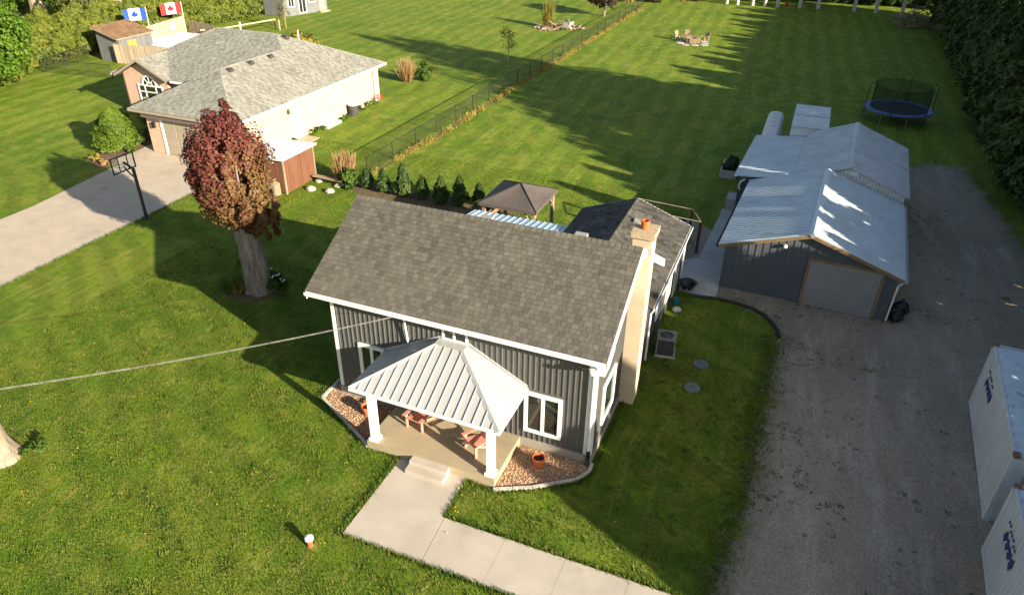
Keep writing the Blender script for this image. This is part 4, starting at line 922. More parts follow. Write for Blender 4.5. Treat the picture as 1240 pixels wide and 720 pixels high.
# side wall: door, windows, vents
mb = MB(); mb.box(-32.184,-32.13,39.0,39.95,.05,2.15); dd = mb.build('side_door', K['white'], NB)
for z in (.2,1.2): 
    for y in (39.1,39.52): mb = MB(); mb.box(-32.129,-32.118,y,y+.33,z,z+.8); mb.build('door_panel', K['white'], dd)
mb = MB(); mb.tube([(-32.128,39.86,1.05),(-32.07,39.86,1.05)], .03, 8); mb.build('handle', K['steel'], dd)
window(NB, (-32.184,40.75,1.45), (0,1,0), .72, 1.1, (1,0,0), (.5,), fw=.09, depth=.06, pane='palepane'); window(NB, (-32.184,43.65,1.5), (0,1,0), .7, 1.15, (1,0,0), (.5,), fw=.09, depth=.06, pane='palepane')
mb = MB(); mb.box(-32.184,-32.06,38.55,38.72,1.95,2.25); mb.build('wall_lamp', K['rustframe'], NB)
mb = MB(); mb.tube([(-32.12,36.0,.3),(-32.12,36.0,1.85)], .05, 8); mb.box(-32.184,-32.08,35.85,36.15,1.3,1.75); mb.build('meter', K['white'], NB)
mb = MB(); mb.tube([(-31.85,49.35,2.7),(-32.12,49.35,2.45),(-32.12,49.35,.15)], .05, 8); mb.build('downspout', K['fascia'], NB)
mb = MB(); mb.box(-32.184,-32.15,49.38,49.62,.02,2.75); mb.build('corner_trim', K['white'], NB)
# arched front window in the gable
wx0, wx1 = -46.35,-43.95
window(NB, (wx0,39.445,.75), (1,0,0), wx1-wx0, 1.55, (0,-1,0), (.28,.72), (.33,.66), fw=.1, depth=.07, bar=.08)
mb = MB(); c = V((wx0+wx1)/2,39.445,2.3); n = 16; ro, ri = .72,.60
mb.raw([c+V(ro*math.cos(math.pi*k/n),0,ro*math.sin(math.pi*k/n)) for k in range(n+1)]+[c+V(ri*math.cos(math.pi*k/n),0,ri*math.sin(math.pi*k/n)) for k in range(n+1)]+[c+V(ro*math.cos(math.pi*k/n),-.08,ro*math.sin(math.pi*k/n)) for k in range(n+1)]+[c+V(ri*math.cos(math.pi*k/n),-.08,ri*math.sin(math.pi*k/n)) for k in range(n+1)],
       [f for k in range(n) for f in ((2*(n+1)+k,2*(n+1)+k+1,3*(n+1)+k+1,3*(n+1)+k),(k,k+1,2*(n+1)+k+1,2*(n+1)+k),(n+1+k,3*(n+1)+k,3*(n+1)+k+1,n+1+k+1))])
aw = mb.build('arch_window', K['white'], NB)
mb = MB(); mb.prism([c+V(ri*math.cos(math.pi*k/n),-.01,ri*math.sin(math.pi*k/n)) for k in range(n+1)], (0,-.02,0)); mb.build('pane', K['glass'], aw)
for a in (45,90,135): mb = MB(); mb.tube([c+V(.12*math.cos(R(a)),-.05,.12*math.sin(R(a))), c+V(ri*math.cos(R(a)),-.05,ri*math.sin(R(a)))], .022, 4); mb.build('glazing_bar', K['white'], aw)
mb = MB(); mb.tube([c+V(.26*math.cos(math.pi*k/10),-.05,.26*math.sin(math.pi*k/10)) for k in range(11)], .02, 4); mb.build('glazing_bar', K['white'], aw)
for (u, v) in ((-35.55,37.6),(-35.6,39.7),(-35.6,41.8)):
    z = NE+sN*(-31.75-u); mb = MB(); mb.prism([(u-.16,v-.2,z+.02),(u+.2,v-.2,z-.06),(u+.16,v-.2,z+.13),(u-.1,v-.2,z+.17)], (0,.4,0)); mb.build('roof_vent', K['acgrille'], NB)
mb = MB(); z = NE+sN*(-31.75+36.9); mb.box(-37.1,-36.6,45.0,45.4,z-.2,z+.16); mb.build('roof_vent', K['acgrille'], NB)
mb = MB(); mb.tube([(-41.0,45.3,zr-.2),(-41.0,45.3,zr+.5)], .06, 8); mb.build('vent_pipe', K['white'], NB)
mb = MB(); mb.tube([(-36.4,46.2,5.0),(-36.4,46.2,5.75)], .05, 8); mb.build('vent_pipe', K['white'], NB)
# things along the bungalow
nac = thing('rain_barrel', 'dark round tub with white lid against the bungalow side wall', 'tub', (-31.75,45.6,0))
mb = MB(); mb.lathe((-31.72,45.6,0), [(.34,0),(.40,.8),(.42,.82)], 16); mb.build('tub', K['acgrille'], nac); mb = MB(); mb.lathe((-31.72,45.6,.822), [(.40,0),(.38,.05),(.1,.08)], 16); mb.build('lid', K['white2'], nac)
eg = thing('window_well', 'white basement window well cover at the foot of the bungalow wall', 'window well', (-31.95,42.8,0))
mb = MB(); mb.box(-32.183,-31.55,42.0,43.7,0,.22); mb.build('well_wall', K['pad'], eg); mb = MB(); mb.prism([(-32.18,41.95,.225),(-31.5,41.95,.225),(-32.18,41.95,.55)], (0,1.0,0)); mb.build('cover', K['white'], eg)
mb = MB(); mb.box(-32.1,-30.95,38.9,40.1,0,.05); top('paving_slab', mb, K['cap'], 'tan doorstep slab below the white side door of the bungalow', 'slab')
# ---------------------------------------------------------------- brown shed with white roof, bench, pallet
SH = thing('garden_shed', 'red brown garden shed with flat white roof beside the red maple', 'shed', (-28,32.4,0))
sx0, sx1, sy0, sy1 = -29.35,-26.7,30.95,33.75
mb = MB(); mb.prism([(sx0,sy0,.05),(sx1,sy0,.05),(sx1,sy0,2.1),(sx0,sy0,1.95)], (0,sy1-sy0,0)); mb.build('wall', K['shedbrown'], SH)
for k in range(2): mb = MB(); mb.box(sx1+.001,sx1+.03,sy0+.42+k*1.1,sy0+1.47+k*1.1,.12,1.95); mb.build('door', K['shedbrown'], SH)
for k in range(8): mb = MB(); mb.box(sx0+.08+k*.32,sx0+.36+k*.32,sy0-.018,sy0-.001,.06,1.93); mb.build('board', K['shedbrown'], SH)
for (x, y) in ((sx1,sy0),(sx1,sy1)): mb = MB(); mb.box(x-.06,x+.04,y-.04,y+.05,.0,2.08); mb.build('corner_trim', K['timber'], SH)
mb = MB(); mb.obox((sx0-.25,sy0-.2,1.99), (sx1-sx0+.45,0,.10), (0,sy1-sy0+.4,0), (0,0,.1)); so_ = mb.build('roof', K['white'], SH)
for k in range(2): mb = MB(); mb.obox((sx0-.25,sy0+.8+k*1.0,2.093), (sx1-sx0+.44,0,.10), (0,.05,0), (0,0,.03)); mb.build('roof_batten', K['white'], so_)
mb = MB(); mb.box(sx1-1.0,sx1-.65,sy0-.03,sy0-.019,1.78,1.93); mb.build('sign_plate', K['white'], SH)
bh = thing('dog_kennel', 'small pale timber box with dark opening leaning at the shed corner', 'box', (-27.3,30.4,0))
mb = MB(); mb.prism([(-27.55,30.3,.02),(-27.0,30.3,.02),(-27.0,30.3,.72),(-27.28,30.3,.82),(-27.55,30.3,.72)], (0,.5,0)); mb.build('body', K['timber'], bh)
mb = MB(); mb.box(-27.4,-27.15,30.28,30.298,.15,.5); mb.build('opening', K['black'], bh); mb = MB(); mb.obox((-27.75,30.28,.72), (.5,0,.18), (0,.55,0), (0,0,.04)); mb.build('roof_board', K['timber'], bh)
be = thing('log_bench', 'weathered plank bench on pale boulders in the lawn by the shed', 'bench', (-25.3,32.9,0))
mb = MB(); mb.obox((-26.5,33.1,.36), (2.1,-.1,0), (.02,.3,0), (0,0,.07)); mb.build('plank', K['timber'], be)
def rock(x, y, s, seed, z=0):
    r = np.random.default_rng(seed); mb = MB(); n = 9; vs = []
    for (f, q) in ((0,.8),(.3,1),(.65,.85),(.95,.4)):
        for k in range(n): a = 2*math.pi*k/n; vs.append((x+s*q*math.cos(a)*r.uniform(.8,1.15), y+s*q*.8*math.sin(a)*r.uniform(.8,1.15), z+s*.75*f))
    mb.raw(vs, [(i*n+k, i*n+(k+1)%n, (i+1)*n+(k+1)%n, (i+1)*n+k) for i in range(3) for k in range(n)]+[tuple(range(3*n,4*n))]); return mb
rock(-26.15,33.25,.25,3).build('boulder', K['stone'], be); rock(-24.7,33.1,.26,4).build('boulder', K['stone'], be)
top('boulder', rock(-25.85,32.05,.34,5), K['stone'], 'pale boulder in the grass in front of the plank bench nearer the shed', 'boulder', 'boulders by the plank bench')
top('boulder', rock(-24.65,32.2,.32,6), K['stone'], 'pale boulder in the grass in front of the plank bench nearer the mulch bed', 'boulder', 'boulders by the plank bench')

# ---------------------------------------------------------------- basketball hoop
BB = thing('basketball_hoop', 'dark basketball hoop with clear backboard standing at the driveway edge', 'basketball hoop', (-31.5,25.2,0))
mb = MB(); mb.lathe((-31.5,25.2,0), [(.22,0),(.2,.1)], 10); mb.box(-31.56,-31.44,25.14,25.26,.1,2.85); mb.build('pole', K['blackmetal'], BB)
mb = MB(); mb.tube([(-31.5,25.2,2.8),(-31.75,25.16,3.0),(-32.02,25.14,3.12)], .06, 6); mb.tube([(-31.5,25.2,2.3),(-31.8,25.16,2.55),(-32.02,25.14,2.85)], .04, 6); mb.build('arm', K['blackmetal'], BB)
bv0, bv1, bz0, bz1, bu = 24.42,25.86,2.64,3.5,-32.05; mb = MB()
for b in ((bv0,bv1,bz0,bz0+.05),(bv0,bv1,bz1-.05,bz1),(bv0,bv0+.05,bz0+.05,bz1-.05),(bv1-.05,bv1,bz0+.05,bz1-.05)): mb.box(bu-.03,bu+.03,*b)
for v in (24.85,25.4): mb.box(bu-.02,bu+.02,v,v+.04,bz0+.05,bz1-.05)
mb.build('backboard_frame', K['blackmetal'], BB)
m_, t_, b_ = base('clear_acrylic', .05, .5); b_.inputs['Base Color'].default_value = (.7,.75,.75,1); b_.inputs['Alpha'].default_value = .18
mb = MB(); mb.box(bu-.033,bu-.031,bv0+.02,bv1-.02,bz0+.02,bz1-.02); mb.build('backboard', m_, BB)
mb = MB(); mb.tube([(bu-.28+.23*math.cos(2*math.pi*k/16),25.14+.23*math.sin(2*math.pi*k/16),2.86) for k in range(17)], .016, 5); mb.tube([(bu-.03,25.14,2.86),(bu-.06,25.14,2.86)], .03, 5); rim = mb.build('rim', K['blackmetal'], BB)
mb = MB()
for k in range(10):
    a = 2*math.pi*k/10; mb.tube([(bu-.28+.23*math.cos(a),25.14+.23*math.sin(a),2.85),(bu-.28+.12*math.cos(a+.5),25.14+.12*math.sin(a+.5),2.45)], .008, 3)
mb.build('net', K['white'], rim)

# ---------------------------------------------------------------- chain link fences
def chain_fence(name, p0, p1, h, lab, sp=3.0, mesh_step=.11):
    a, b = V(*p0,0), V(*p1,0); d = b-a; L = d.length; d.normalize(); t = thing(name, lab, 'fence', a)
    n = int(L/sp); pm = MB(); pm.tube([(0,0,0),(0,0,h+.05)], .034, 7); pm.lathe((0,0,h+.05), [(.038,0),(.02,.04)], 7); me = pm.mesh('post', K['blackmetal'])
    for k in range(n+1): link('post', me, t, d*(L*k/n))
    mb = MB(); mb.tube([a+V(0,0,h), b+V(0,0,h)], .024, 6); mb.build('top_rail', K['blackmetal'], t)
    vs, fs_ = [], []
    s_ = d.cross(V(0,0,1)); k = 0
    mesh_ = MB(); w_ = .006
    for sgn in (1, -1):
        x = -h
        while x < L:
            x0, x1 = x, x+h; z0, z1 = .03, h
            if x0 < 0: z0 += -x0*(h-.03)/h; x0 = 0
            if x1 > L: z1 -= (x1-L); x1 = L
            pa, pb = a+d*x0+V(0,0,z0 if sgn > 0 else h-z0+.03), a+d*x1+V(0,0,z1 if sgn > 0 else h-z1+.03)
            mesh_.raw([pa-V(0,0,w_), pb-V(0,0,w_), pb+V(0,0,w_), pa+V(0,0,w_)], [(0,1,2,3)])
            x += mesh_step
    kind(mesh_.build('wire_mesh', K['blackmetal'], t), 'stuff')
chain_fence('chain_link_fence', (-24.2,35.6), (-23.5,105), 1.1, 'black chain link fence running along the yellow grass strip between the two lawns')
chain_fence('chain_link_fence', (-64.3,45.2), (-57.0,46.1), 1.2, 'black chain link fence across the far side of the bungalow lawn', 2.4)
chain_fence('chain_link_fence', (-64.4,45.3), (-65.5,51), 1.2, 'black chain link fence in front of the bright cedar hedge at the left', 2.4)

# ---------------------------------------------------------------- wooden enclosure, small sheds, flags
def boards(parent, a, b, h, w_=.14, mat='fencewood', z0=.03, hs=None):
    a, b = V(*a,0), V(*b,0); d = b-a; L = d.length; d.normalize(); s = d.cross(V(0,0,1)); n = int(L/w_); c = {}
    for k in range(n):
        hh = round(h*(1+.02*math.sin(k*2.3)), 2)
        if hh not in c: mb = MB(); mb.obox((0,0,z0), d*(w_-.012), s*.022, (0,0,hh)); c[hh] = mb.mesh('board', K[mat])
        link('board', c[hh], parent, a+d*(k*w_)-world_loc(parent)+s*random.uniform(0,.012))
    for z in (.4, h-.35): mb = MB(); mb.obox(a-s*.045+V(0,0,z), d*L, s*.04, (0,0,.09)); mb.build('rail', K[mat], parent)
f1 = thing('wooden_fence', 'grey board fence panel in front of the hot tub behind the bungalow', 'fence', (-59.5,50.5,0)); boards(f1, (-61.3,50.5), (-55.5,51.6), 1.75)
f2 = thing('wooden_fence', 'tall pale board fence behind the hot tub carrying the flag poles', 'fence', (-63.4,59,0)); boards(f2, (-62.9,55.2), (-64.4,62.8), 2.2)
f3 = thing('wooden_fence', 'lower pale board fence with open rail at the far end of the hot tub', 'fence', (-60.5,62,0)); boards(f3, (-64.2,63.1), (-59.4,61.8), 1.7)
rl = thing('rail_fence', 'pale open post and rail beside the cedar hedge behind the bungalow', 'fence', (-60,66,0))
for (x, y) in ((-60.2,64.0),(-58.6,70.5),(-57.8,70.2)): mb = MB(); mb.box(x-.07,x+.07,y-.07,y+.07,0,1.15); mb.build('post', K['fencewood'], rl)
mb = MB(); mb.obox((-60.2,64.0,1.0), (1.6,6.5,0), (.05,-.02,0), (0,0,.14)); mb.build('rail', K['fencewood'], rl); mb = MB(); mb.obox((-61.6,61.9,1.0), (1.4,2.1,0), (.05,-.02,0), (0,0,.14)); mb.build('rail', K['fencewood'], rl)
s2_ = thing('garden_shed', 'small grey shed with tan shingle roof beside the hot tub', 'shed', (-62.2,52.8,0))
mb = MB(); mb.prism([(-63.7,50.9,0),(-61.0,50.9,0),(-61.0,50.9,2.2),(-63.7,50.9,2.95)], (0,4.0,0)); wv = mb.build('wall', K['shedgrey'], s2_)
for k in range(20): mb = MB(); mb.box(-60.999,-60.975,50.92+k*.2,50.92+k*.2+.18,.02,2.18); mb.build('board', K['shedgrey'], wv)
p = [(-60.75,50.6,2.22),(-60.75,55.1,2.22),(-63.9,55.1,3.1),(-63.9,50.6,3.1)]; r_ = roof_slab(p, K['fascia'], s2_, 'roof', .12); shingles(p, K['shinglebrown'], r_, .17, .45, .02, seed=41)
mb = MB(); mb.box(-60.974,-60.94,51.9,52.9,1.0,1.85); mb.build('shutter', K['orange'], s2_)
ht = thing('hot_tub', 'hot tub with broad white cover inside the wooden enclosure', 'hot tub', (-61.2,57.6,0))
mb = MB(); mb.box(-63.0,-59.2,54.9,60.6,0,.85); mb.build('tub', K['brownwood'], ht)
mb = MB(); mb.prism([(-63.2,54.7,.853),(-59.0,54.7,.853),(-59.0,60.8,.853),(-63.2,60.8,.853)], (0,0,.12)); mb.build('cover', K['white'], ht)
mb = MB(); mb.box(-61.15,-61.05,54.7,60.8,.974,1.0); mb.build('cover_seam', K['white2'], ht)
mb = MB(); mb.tube([(-62.9,56.0+.28*math.cos(2*math.pi*k/18),1.35+.5*math.sin(2*math.pi*k/18)) for k in range(19)], .05, 6); top('coiled_hose', mb, K['teal'], 'teal hose coil hanging on the tall board fence by the hot tub', 'hose')
mb = MB(); mb.tube([(-63.7,60.2,1.55),(-63.62,60.2,1.55)], .38, 18); top('wall_disc', mb, K['white'], 'round white disc hung on the tall board fence', 'disc')
def flag(x, y, zt, lab, kindf, ln):
    t = thing('flag', lab, 'flag', (x, y, 0), group=None)
    mb = MB(); mb.tube([(x,y,0),(x+.05,y+.05,zt)], .03, 7); mb.build('flag_pole', K['white2'], t)
    Wf, Hf = ln, ln*.55; d = V(-.86,-.5,0).normalized(); nx = 12
    def pt(s, z): return V(x,y,zt-.08)+d*(.05+s*Wf)+V(.3,-.5,0)*.18*math.sin(s*7)*s+V(0,0,-z*Hf-.22*s*s)
    parts_ = {'blue': [('flagblue',0,.22),('flagwhite',.22,.78),('flagblue',.78,1)], 'red': [('flagred',0,.25),('flagwhite',.25,.75),('flagred',.75,1)]}[kindf]
    for (mt, a, b) in parts_:
        mb = MB(); k = 6
        for i in range(k):
            s0, s1_ = a+(b-a)*i/k, a+(b-a)*(i+1)/k; mb.prism([pt(s0,1),pt(s1_,1),pt(s1_,0),pt(s0,0)], V(.006,-.01,0))
        mb.build('flag_field', K[mt], t)
    leaf = [(0,-.36),(.07,-.2),(.17,-.26),(.14,-.06),(.30,-.16),(.28,-.02),(.38,.02),(.22,.14),(.23,.22),(.04,.18),(.02,.38)]; leaf = leaf+[(-a, b) for a, b in leaf[::-1]]
    mb = MB(); c = [pt(.5+a*.55*.9, .5+b*.95) for a, b in leaf]
    for off in (V(.02,-.03,0), V(-.02,.03,0)):
        ctr = sum(c, V(0,0,0))/len(c)
        for i in range(len(c)): mb.face([ctr+off, c[i]+off, c[(i+1) % len(c)]+off])
    mb.build('leaf_emblem', K['flagred' if kindf == 'red' else 'flagblue'], t)
flag(-63.4,57.0,4.0,'blue and white flag with blue leaf flying from a pole above the board fence','blue',2.1)
flag(-64.3,62.6,3.7,'red and white flag with red leaf flying from a pole above the board fence','red',2.1)
DS = thing('garden_shed', 'dark grey board shed with white windows beyond the bungalow by the hedge end', 'shed', (-63.5,80.5,0))
mb = MB(); mb.prism([(-65.6,77.3,0),(-62.45,77.3,0),(-62.45,77.3,2.4),(-64.0,77.3,3.5),(-65.6,77.3,2.4)], (1.9,6.3,0)); dw = mb.build('wall', K['shedgrey'], DS)
for k in range(10): mb = MB(); mb.box(-65.55+k*.31,-65.27+k*.31,77.27,77.299,.02,2.35); mb.build('board', K['shedgrey'], dw)
sd = V(1.9,6.3,0).normalized(); sn = V(sd.y,-sd.x,0)
for (s0, w_, z0, h) in ((.55,1.0,1.0,1.2),(2.1,1.2,.15,2.0),(3.8,.9,1.25,.9)): window(DS, V(-62.45,77.3,z0)+sd*s0+sn*.004, sd, w_, h, sn, (.5,), fw=.11, depth=.06)
mb = MB(); mb.obox(V(-62.45,77.3,.1)+sd*5.3+sn*.003, sd*.9, (0,0,1.9), sn*.05); mb.build('door', K['cap'], DS)
mb = MB(); mb.obox(V(-62.45,77.3,0)+sd*5.0+sn*.05, sd*1.5, sn*.6, (0,0,.14)); mb.build('step', K['cap'], DS)
for sg in (0, 1):
    a = [(-62.2,77.0,2.3),(-64.0,77.0,3.6)] if sg == 0 else [(-65.85,77.0,2.3),(-64.0,77.0,3.6)]
    mb = MB(); mb.prism([a[0],a[1],V(*a[1])+V(0,0,.08),V(*a[0])+V(0,0,.08)], (2.05,6.9,0)); mb.build('roof', K['shingledark'], DS)

# ---------------------------------------------------------------- vegetation
def leaves(name, pos, nrm, size, mat, aspect=1.5, jitter=.7, seed=0):
    """many small kite shaped leaves as one mesh"""
    r = np.random.default_rng(seed); n = len(pos); nn = nrm+r.normal(0, jitter, (n, 3)); nn /= np.linalg.norm(nn, axis=1)[:, None]+1e-9
    t = np.cross(nn, r.normal(0, 1, (n, 3))); t /= np.linalg.norm(t, axis=1)[:, None]+1e-9; b = np.cross(nn, t)
    s = (size*r.uniform(.6, 1.3, n))[:, None]
    v = np.empty((n, 4, 3)); v[:,0] = pos-t*s*aspect*.5; v[:,1] = pos+b*s*.5+nn*s*.12; v[:,2] = pos+t*s*aspect*.5; v[:,3] = pos-b*s*.5+nn*s*.12
    return quads(name, v, mat)
def quads(name, v, mat):
    n = len(v); me = bpy.data.meshes.new(name); me.vertices.add(n*4); me.vertices.foreach_set('co', v.astype(np.float32).ravel())
    me.loops.add(n*4); me.loops.foreach_set('vertex_index', np.arange(n*4, dtype=np.int32)); me.polygons.add(n)
    me.polygons.foreach_set('loop_start', np.arange(0, n*4, 4, dtype=np.int32)); me.polygons.foreach_set('loop_total', np.full(n, 4, dtype=np.int32))
    me.materials.append(mat); me.update(calc_edges=True); return me
def ellip_cloud(n, c, rad, r, clumps=60, cs=.28, inner=.25):
    """leaves in lumps spread over and inside an uneven ellipsoid"""
    d = r.normal(0, 1, (clumps, 3)); d /= np.linalg.norm(d, axis=1)[:, None]; q = np.where(r.random(clumps) < inner, r.uniform(.3,.8,clumps), r.uniform(.82,1.04,clumps))
    C = d*q[:, None]; k = r.integers(0, clumps, n); cz = cs*r.uniform(.5, 1.3, clumps)
    e = r.normal(0, 1, (n, 3)); e /= np.linalg.norm(e, axis=1)[:, None]; e *= (r.random(n)**.4)[:, None]
    P = C[k]+e*cz[k][:, None]; nr = e*.6+C[k]+np.array([0,0,.25])
    return P*np.array(rad)+np.array(c), nr
def cedar_mesh(name, h, rad, n, mat, size, seed, p=1.3, base_z=.15, belly=.25):
    r = np.random.default_rng(seed); z = r.random(n)**.85; a = r.uniform(0, 2*math.pi, n)
    lob = 1+.16*np.sin(a*3+seed+z*9)+.12*np.sin(a*5-z*17+seed*2)+.10*np.sin(z*31+a*2)
    prof = np.minimum(1, (z/belly+.35))*np.maximum(0, 1-np.maximum(0,(z-.12))/.88)**(1/p)
    q = np.where(r.random(n) < .22, r.uniform(.3,.85,n), r.uniform(.86,1.08,n)); rr = rad*prof*lob*q+.03
    P = np.stack([rr*np.cos(a), rr*np.sin(a), base_z+z*(h-base_z)], 1); nr = np.stack([np.cos(a), np.sin(a), np.full(n, .45)], 1)
    return leaves(name, P, nr, np.full(n, size), mat, 1.9, .55, seed)
def trunk_mesh(path, rs, mat, n=9): mb = MB(); mb.tube(path, rs, n); return mb.mesh('trunk', mat)

# red maple on its thick old trunk
MT = thing('maple_tree', 'red leaved maple with dense egg shaped crown on a thick grey trunk', 'tree', (-20.98,21.6,0))
r = np.random.default_rng(8); mb = MB(); n, rows_ = 22, 16; vs = []
for i in range(rows_):
    f = i/(rows_-1); z = 3.5*f; rad = .40+.30*math.exp(-f*7)+.06*math.sin(f*5)+(.08*f)
    cx, cy = -.28*f, .05*f
    for k in range(n):
        a = 2*math.pi*k/n; q = rad*(1+.10*math.sin(a*5+f*2)+.06*math.sin(a*9-f*6)+r.normal(0,.02)-(.34*math.exp(-((a-4.45)/.17)**2) if f > .25 else 0))
        if abs(f-.72) < .12: q *= 1+.3*math.exp(-((a-3.5)/.4)**2)
        vs.append((cx+q*math.cos(a), cy+q*math.sin(a), z))
mb.raw(vs, [(i*n+k, i*n+(k+1)%n, (i+1)*n+(k+1)%n, (i+1)*n+k) for i in range(rows_-1) for k in range(n)])
tk = mb.build('trunk', K['bark'], MT, True, smooth=True)
mb = MB()
for k in range(9):
    a = k*.7; mb.tube([(-.28,.05,3.2),(-.28+.5*math.cos(a),.05+.5*math.sin(a),4.2),(-.3+1.3*math.cos(a),1.3*math.sin(a),5.6+.3*(k%3))], [.16,.10,.03], 6)
mb.build('limb', K['bark'], MT, True)
P1, n1 = ellip_cloud(33000, (-.35,.05,5.45), (1.55,1.6,2.4), r, 320, .19, .34)
P2, n2 = ellip_cloud(3800, (.7,.35,3.6), (.75,.8,.95), r, 60, .24, .3)
P3, n3 = ellip_cloud(1800, (-.3,.1,7.6), (.55,.55,.85), r, 34, .26, .3)
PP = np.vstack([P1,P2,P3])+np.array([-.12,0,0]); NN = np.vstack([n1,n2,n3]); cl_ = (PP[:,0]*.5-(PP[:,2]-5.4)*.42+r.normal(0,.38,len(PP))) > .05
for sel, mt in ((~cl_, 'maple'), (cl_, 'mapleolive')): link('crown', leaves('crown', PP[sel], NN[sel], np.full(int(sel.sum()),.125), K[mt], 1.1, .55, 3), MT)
# plants at its foot
def tuft(name, x, y, n, h, spread, mat, lab, cat, seed, wid=.02, group=None, lean=.5):
    r = np.random.default_rng(seed); a = r.uniform(0, 6.283, n); q = spread*np.sqrt(r.random(n)); hh = h*r.uniform(.3, 1.1, n)**.8
    b = np.stack([q*.5*np.cos(a), q*.5*np.sin(a), np.zeros(n)], 1); ln = lean*spread*r.uniform(-.1,1.1,n)*(.3+.7*(1-hh/(h*1.15))+.25); t = b+np.stack([ln*np.cos(a)+r.normal(0,.08*h,n), ln*np.sin(a)+r.normal(0,.08*h,n), hh], 1)
    s = np.stack([-np.sin(a*3), np.cos(a*3), np.zeros(n)], 1)*wid
    v = np.stack([b-s, b+s, t+s*.3, t-s*.3], 1); o = link(name, quads(name, v, mat), None, (x, y, 0)); tag(o, lab, cat, group); return o
def shrub(name, x, y, rad, n, size, mat, lab, cat, seed, clumps=30, group=None, inner=.3):
    r = np.random.default_rng(seed); P, nr = ellip_cloud(n, (0,0,rad[2]*.95), rad, r, clumps, .32, inner)
    P[:,2] = np.maximum(P[:,2], .03); o = link(name, leaves(name, P, nr, np.full(n, size), mat, 1.4, .6, seed), None, (x, y, 0)); tag(o, lab, cat, group); return o
tuft('ornamental_grass', -22.0,21.0,420,.75,.75,K['bushleaf'],'drooping green grass clump at the left foot of the red maple','plant',5,.016,lean=.9)
tuft('dry_grass_clump', -21.75,20.95,160,.55,.45,K['dry'],'dry straw clump among the grass at the left foot of the red maple','plant',6,.014,lean=.8)
shrub('flowering_plant', -20.15,21.75,(.55,.5,.5),900,.11,K['bushleaf'],'leafy plant with small white flowers at the right foot of the red maple','plant',7)
mb = MB(); r = np.random.default_rng(3)
for k in range(11): 
    a = r.uniform(0,6.28); mb.lathe((-20.15+.5*r.random()*math.cos(a),21.7+.45*r.random()*math.sin(a),.75+r.uniform(-.25,.3)), [(.02,0),(.05,.03),(.01,.05)], 6)
fl = top('white_blossom', mb, K['white'], 'white blossom heads on the leafy plant by the maple', 'flowers'); kind(fl, 'stuff')
# second trunk at the left edge, crown above the frame
T2 = thing('lawn_tree', 'pale thick tree trunk at the left edge of the front lawn', 'tree', (-21.6,9.62,0))
mb = MB(); n = 18; vs = []; r = np.random.default_rng(4)
for i in range(12):
    f = i/11; rad = .38+.28*math.exp(-f*8); 
    for k in range(n): a = 2*math.pi*k/n; q = rad*(1+.08*math.sin(a*5+1)+r.normal(0,.015)); vs.append((q*math.cos(a)-.15*f, q*math.sin(a), 3.2*f))
mb.raw(vs, [(i*n+k, i*n+(k+1)%n, (i+1)*n+(k+1)%n, (i+1)*n+k) for i in range(11) for k in range(n)]); mb.build('trunk', K['barkpale'], T2, True, smooth=True)
P1, n1 = ellip_cloud(5000, (-.9,-.2,5.4), (1.8,1.8,2.2), r, 90, .24, .2); link('crown', leaves('crown', P1, n1, np.full(5000,.18), K['maple'], 1.1, .6, 9), T2)
shrub('weed_patch', -20.75,10.25,(.4,.35,.2),260,.09,K['bushleaf'],'low weeds at the foot of the pale trunk in the front lawn','weeds',12,10)

# tall dark cedars along the right boundary; they shade the yard
cm = [cedar_mesh('crown', 8.0+.5*i, 1.55+.1*i, 5200, K['cedar'], .30, 50+i, 1.7) for i in range(4)]
tm = trunk_mesh([(0,0,0),(0,0,3.5),(0,0,7)], [.16,.11,.03], K['bark'])
def plant_copy(name, me, trunk, x, y, s, rz, lab, cat, group, sz=None):
    t = thing(name, lab, cat, (x, y, 0), rz, group); t.scale = (s, s, sz or s)
    link('crown', me, t); link('trunk', trunk, t); return t
cs_ = [cedar_mesh('crown', 8.0+.5*i, 1.45+.1*i, 1650, K['cedar'], .34, 55+i, 1.5) for i in range(4)]
r = np.random.default_rng(21); v = 8.7; i = 0
while v < 113:
    sc = r.uniform(.84, 1.04)*(.92 if v < 15 else 1); far = v > 41
    x = np.interp(v, [5, 40, 50, 62, 75, 113], [14.4, 14.2, 13.3, 13.7, 14.1, 14.6])
    plant_copy('cedar_tree', (cm if far else cs_)[i % 4], tm, x+r.uniform(-.3,.3), v, r.uniform(1.05,1.25) if far else r.uniform(.9,1.1), r.uniform(0,6.28), 'tall dark cedar standing in the dense boundary row right of the gravel drive', 'tree', 'dark cedars in the right boundary row', sc)
    v += r.uniform(1.15,1.65); i += 1
# larger broadleaf trees behind that row, their long shadows cross the back lawn
for j, (x, y, h, rw, lb) in enumerate(((24,34.9,13.2,3.9,'broadleaf tree behind the dark cedars, level with the garage front'),(24,38.5,15.5,4.6,'tall broadleaf tree behind the dark cedars, nearest the barn'),(24.5,43.2,20.5,4.8,'very tall broadleaf tree behind the dark cedars, level with the camper'),(24,46.6,24.5,3.6,'tallest broadleaf tree behind the dark cedars'),(24,50,15,4.0,'tall broadleaf tree behind the dark cedars, nearest the trampoline'))):
    t = thing('boundary_tree', lb, 'tree', (x,y,0), group='tall trees behind the right boundary')
    P1, n1 = ellip_cloud(9500, (0,0,h*.56), (rw,rw,h*.44), np.random.default_rng(70+j), 130, .26, .4); link('crown', leaves('crown', P1, n1, np.full(9500,.5), K['oak'], 1.3, .6, j), t)
    link('trunk', trunk_mesh([(0,0,0),(0,0,h*.4),(0,0,h*.8)], [.3,.22,.06], K['bark']), t)
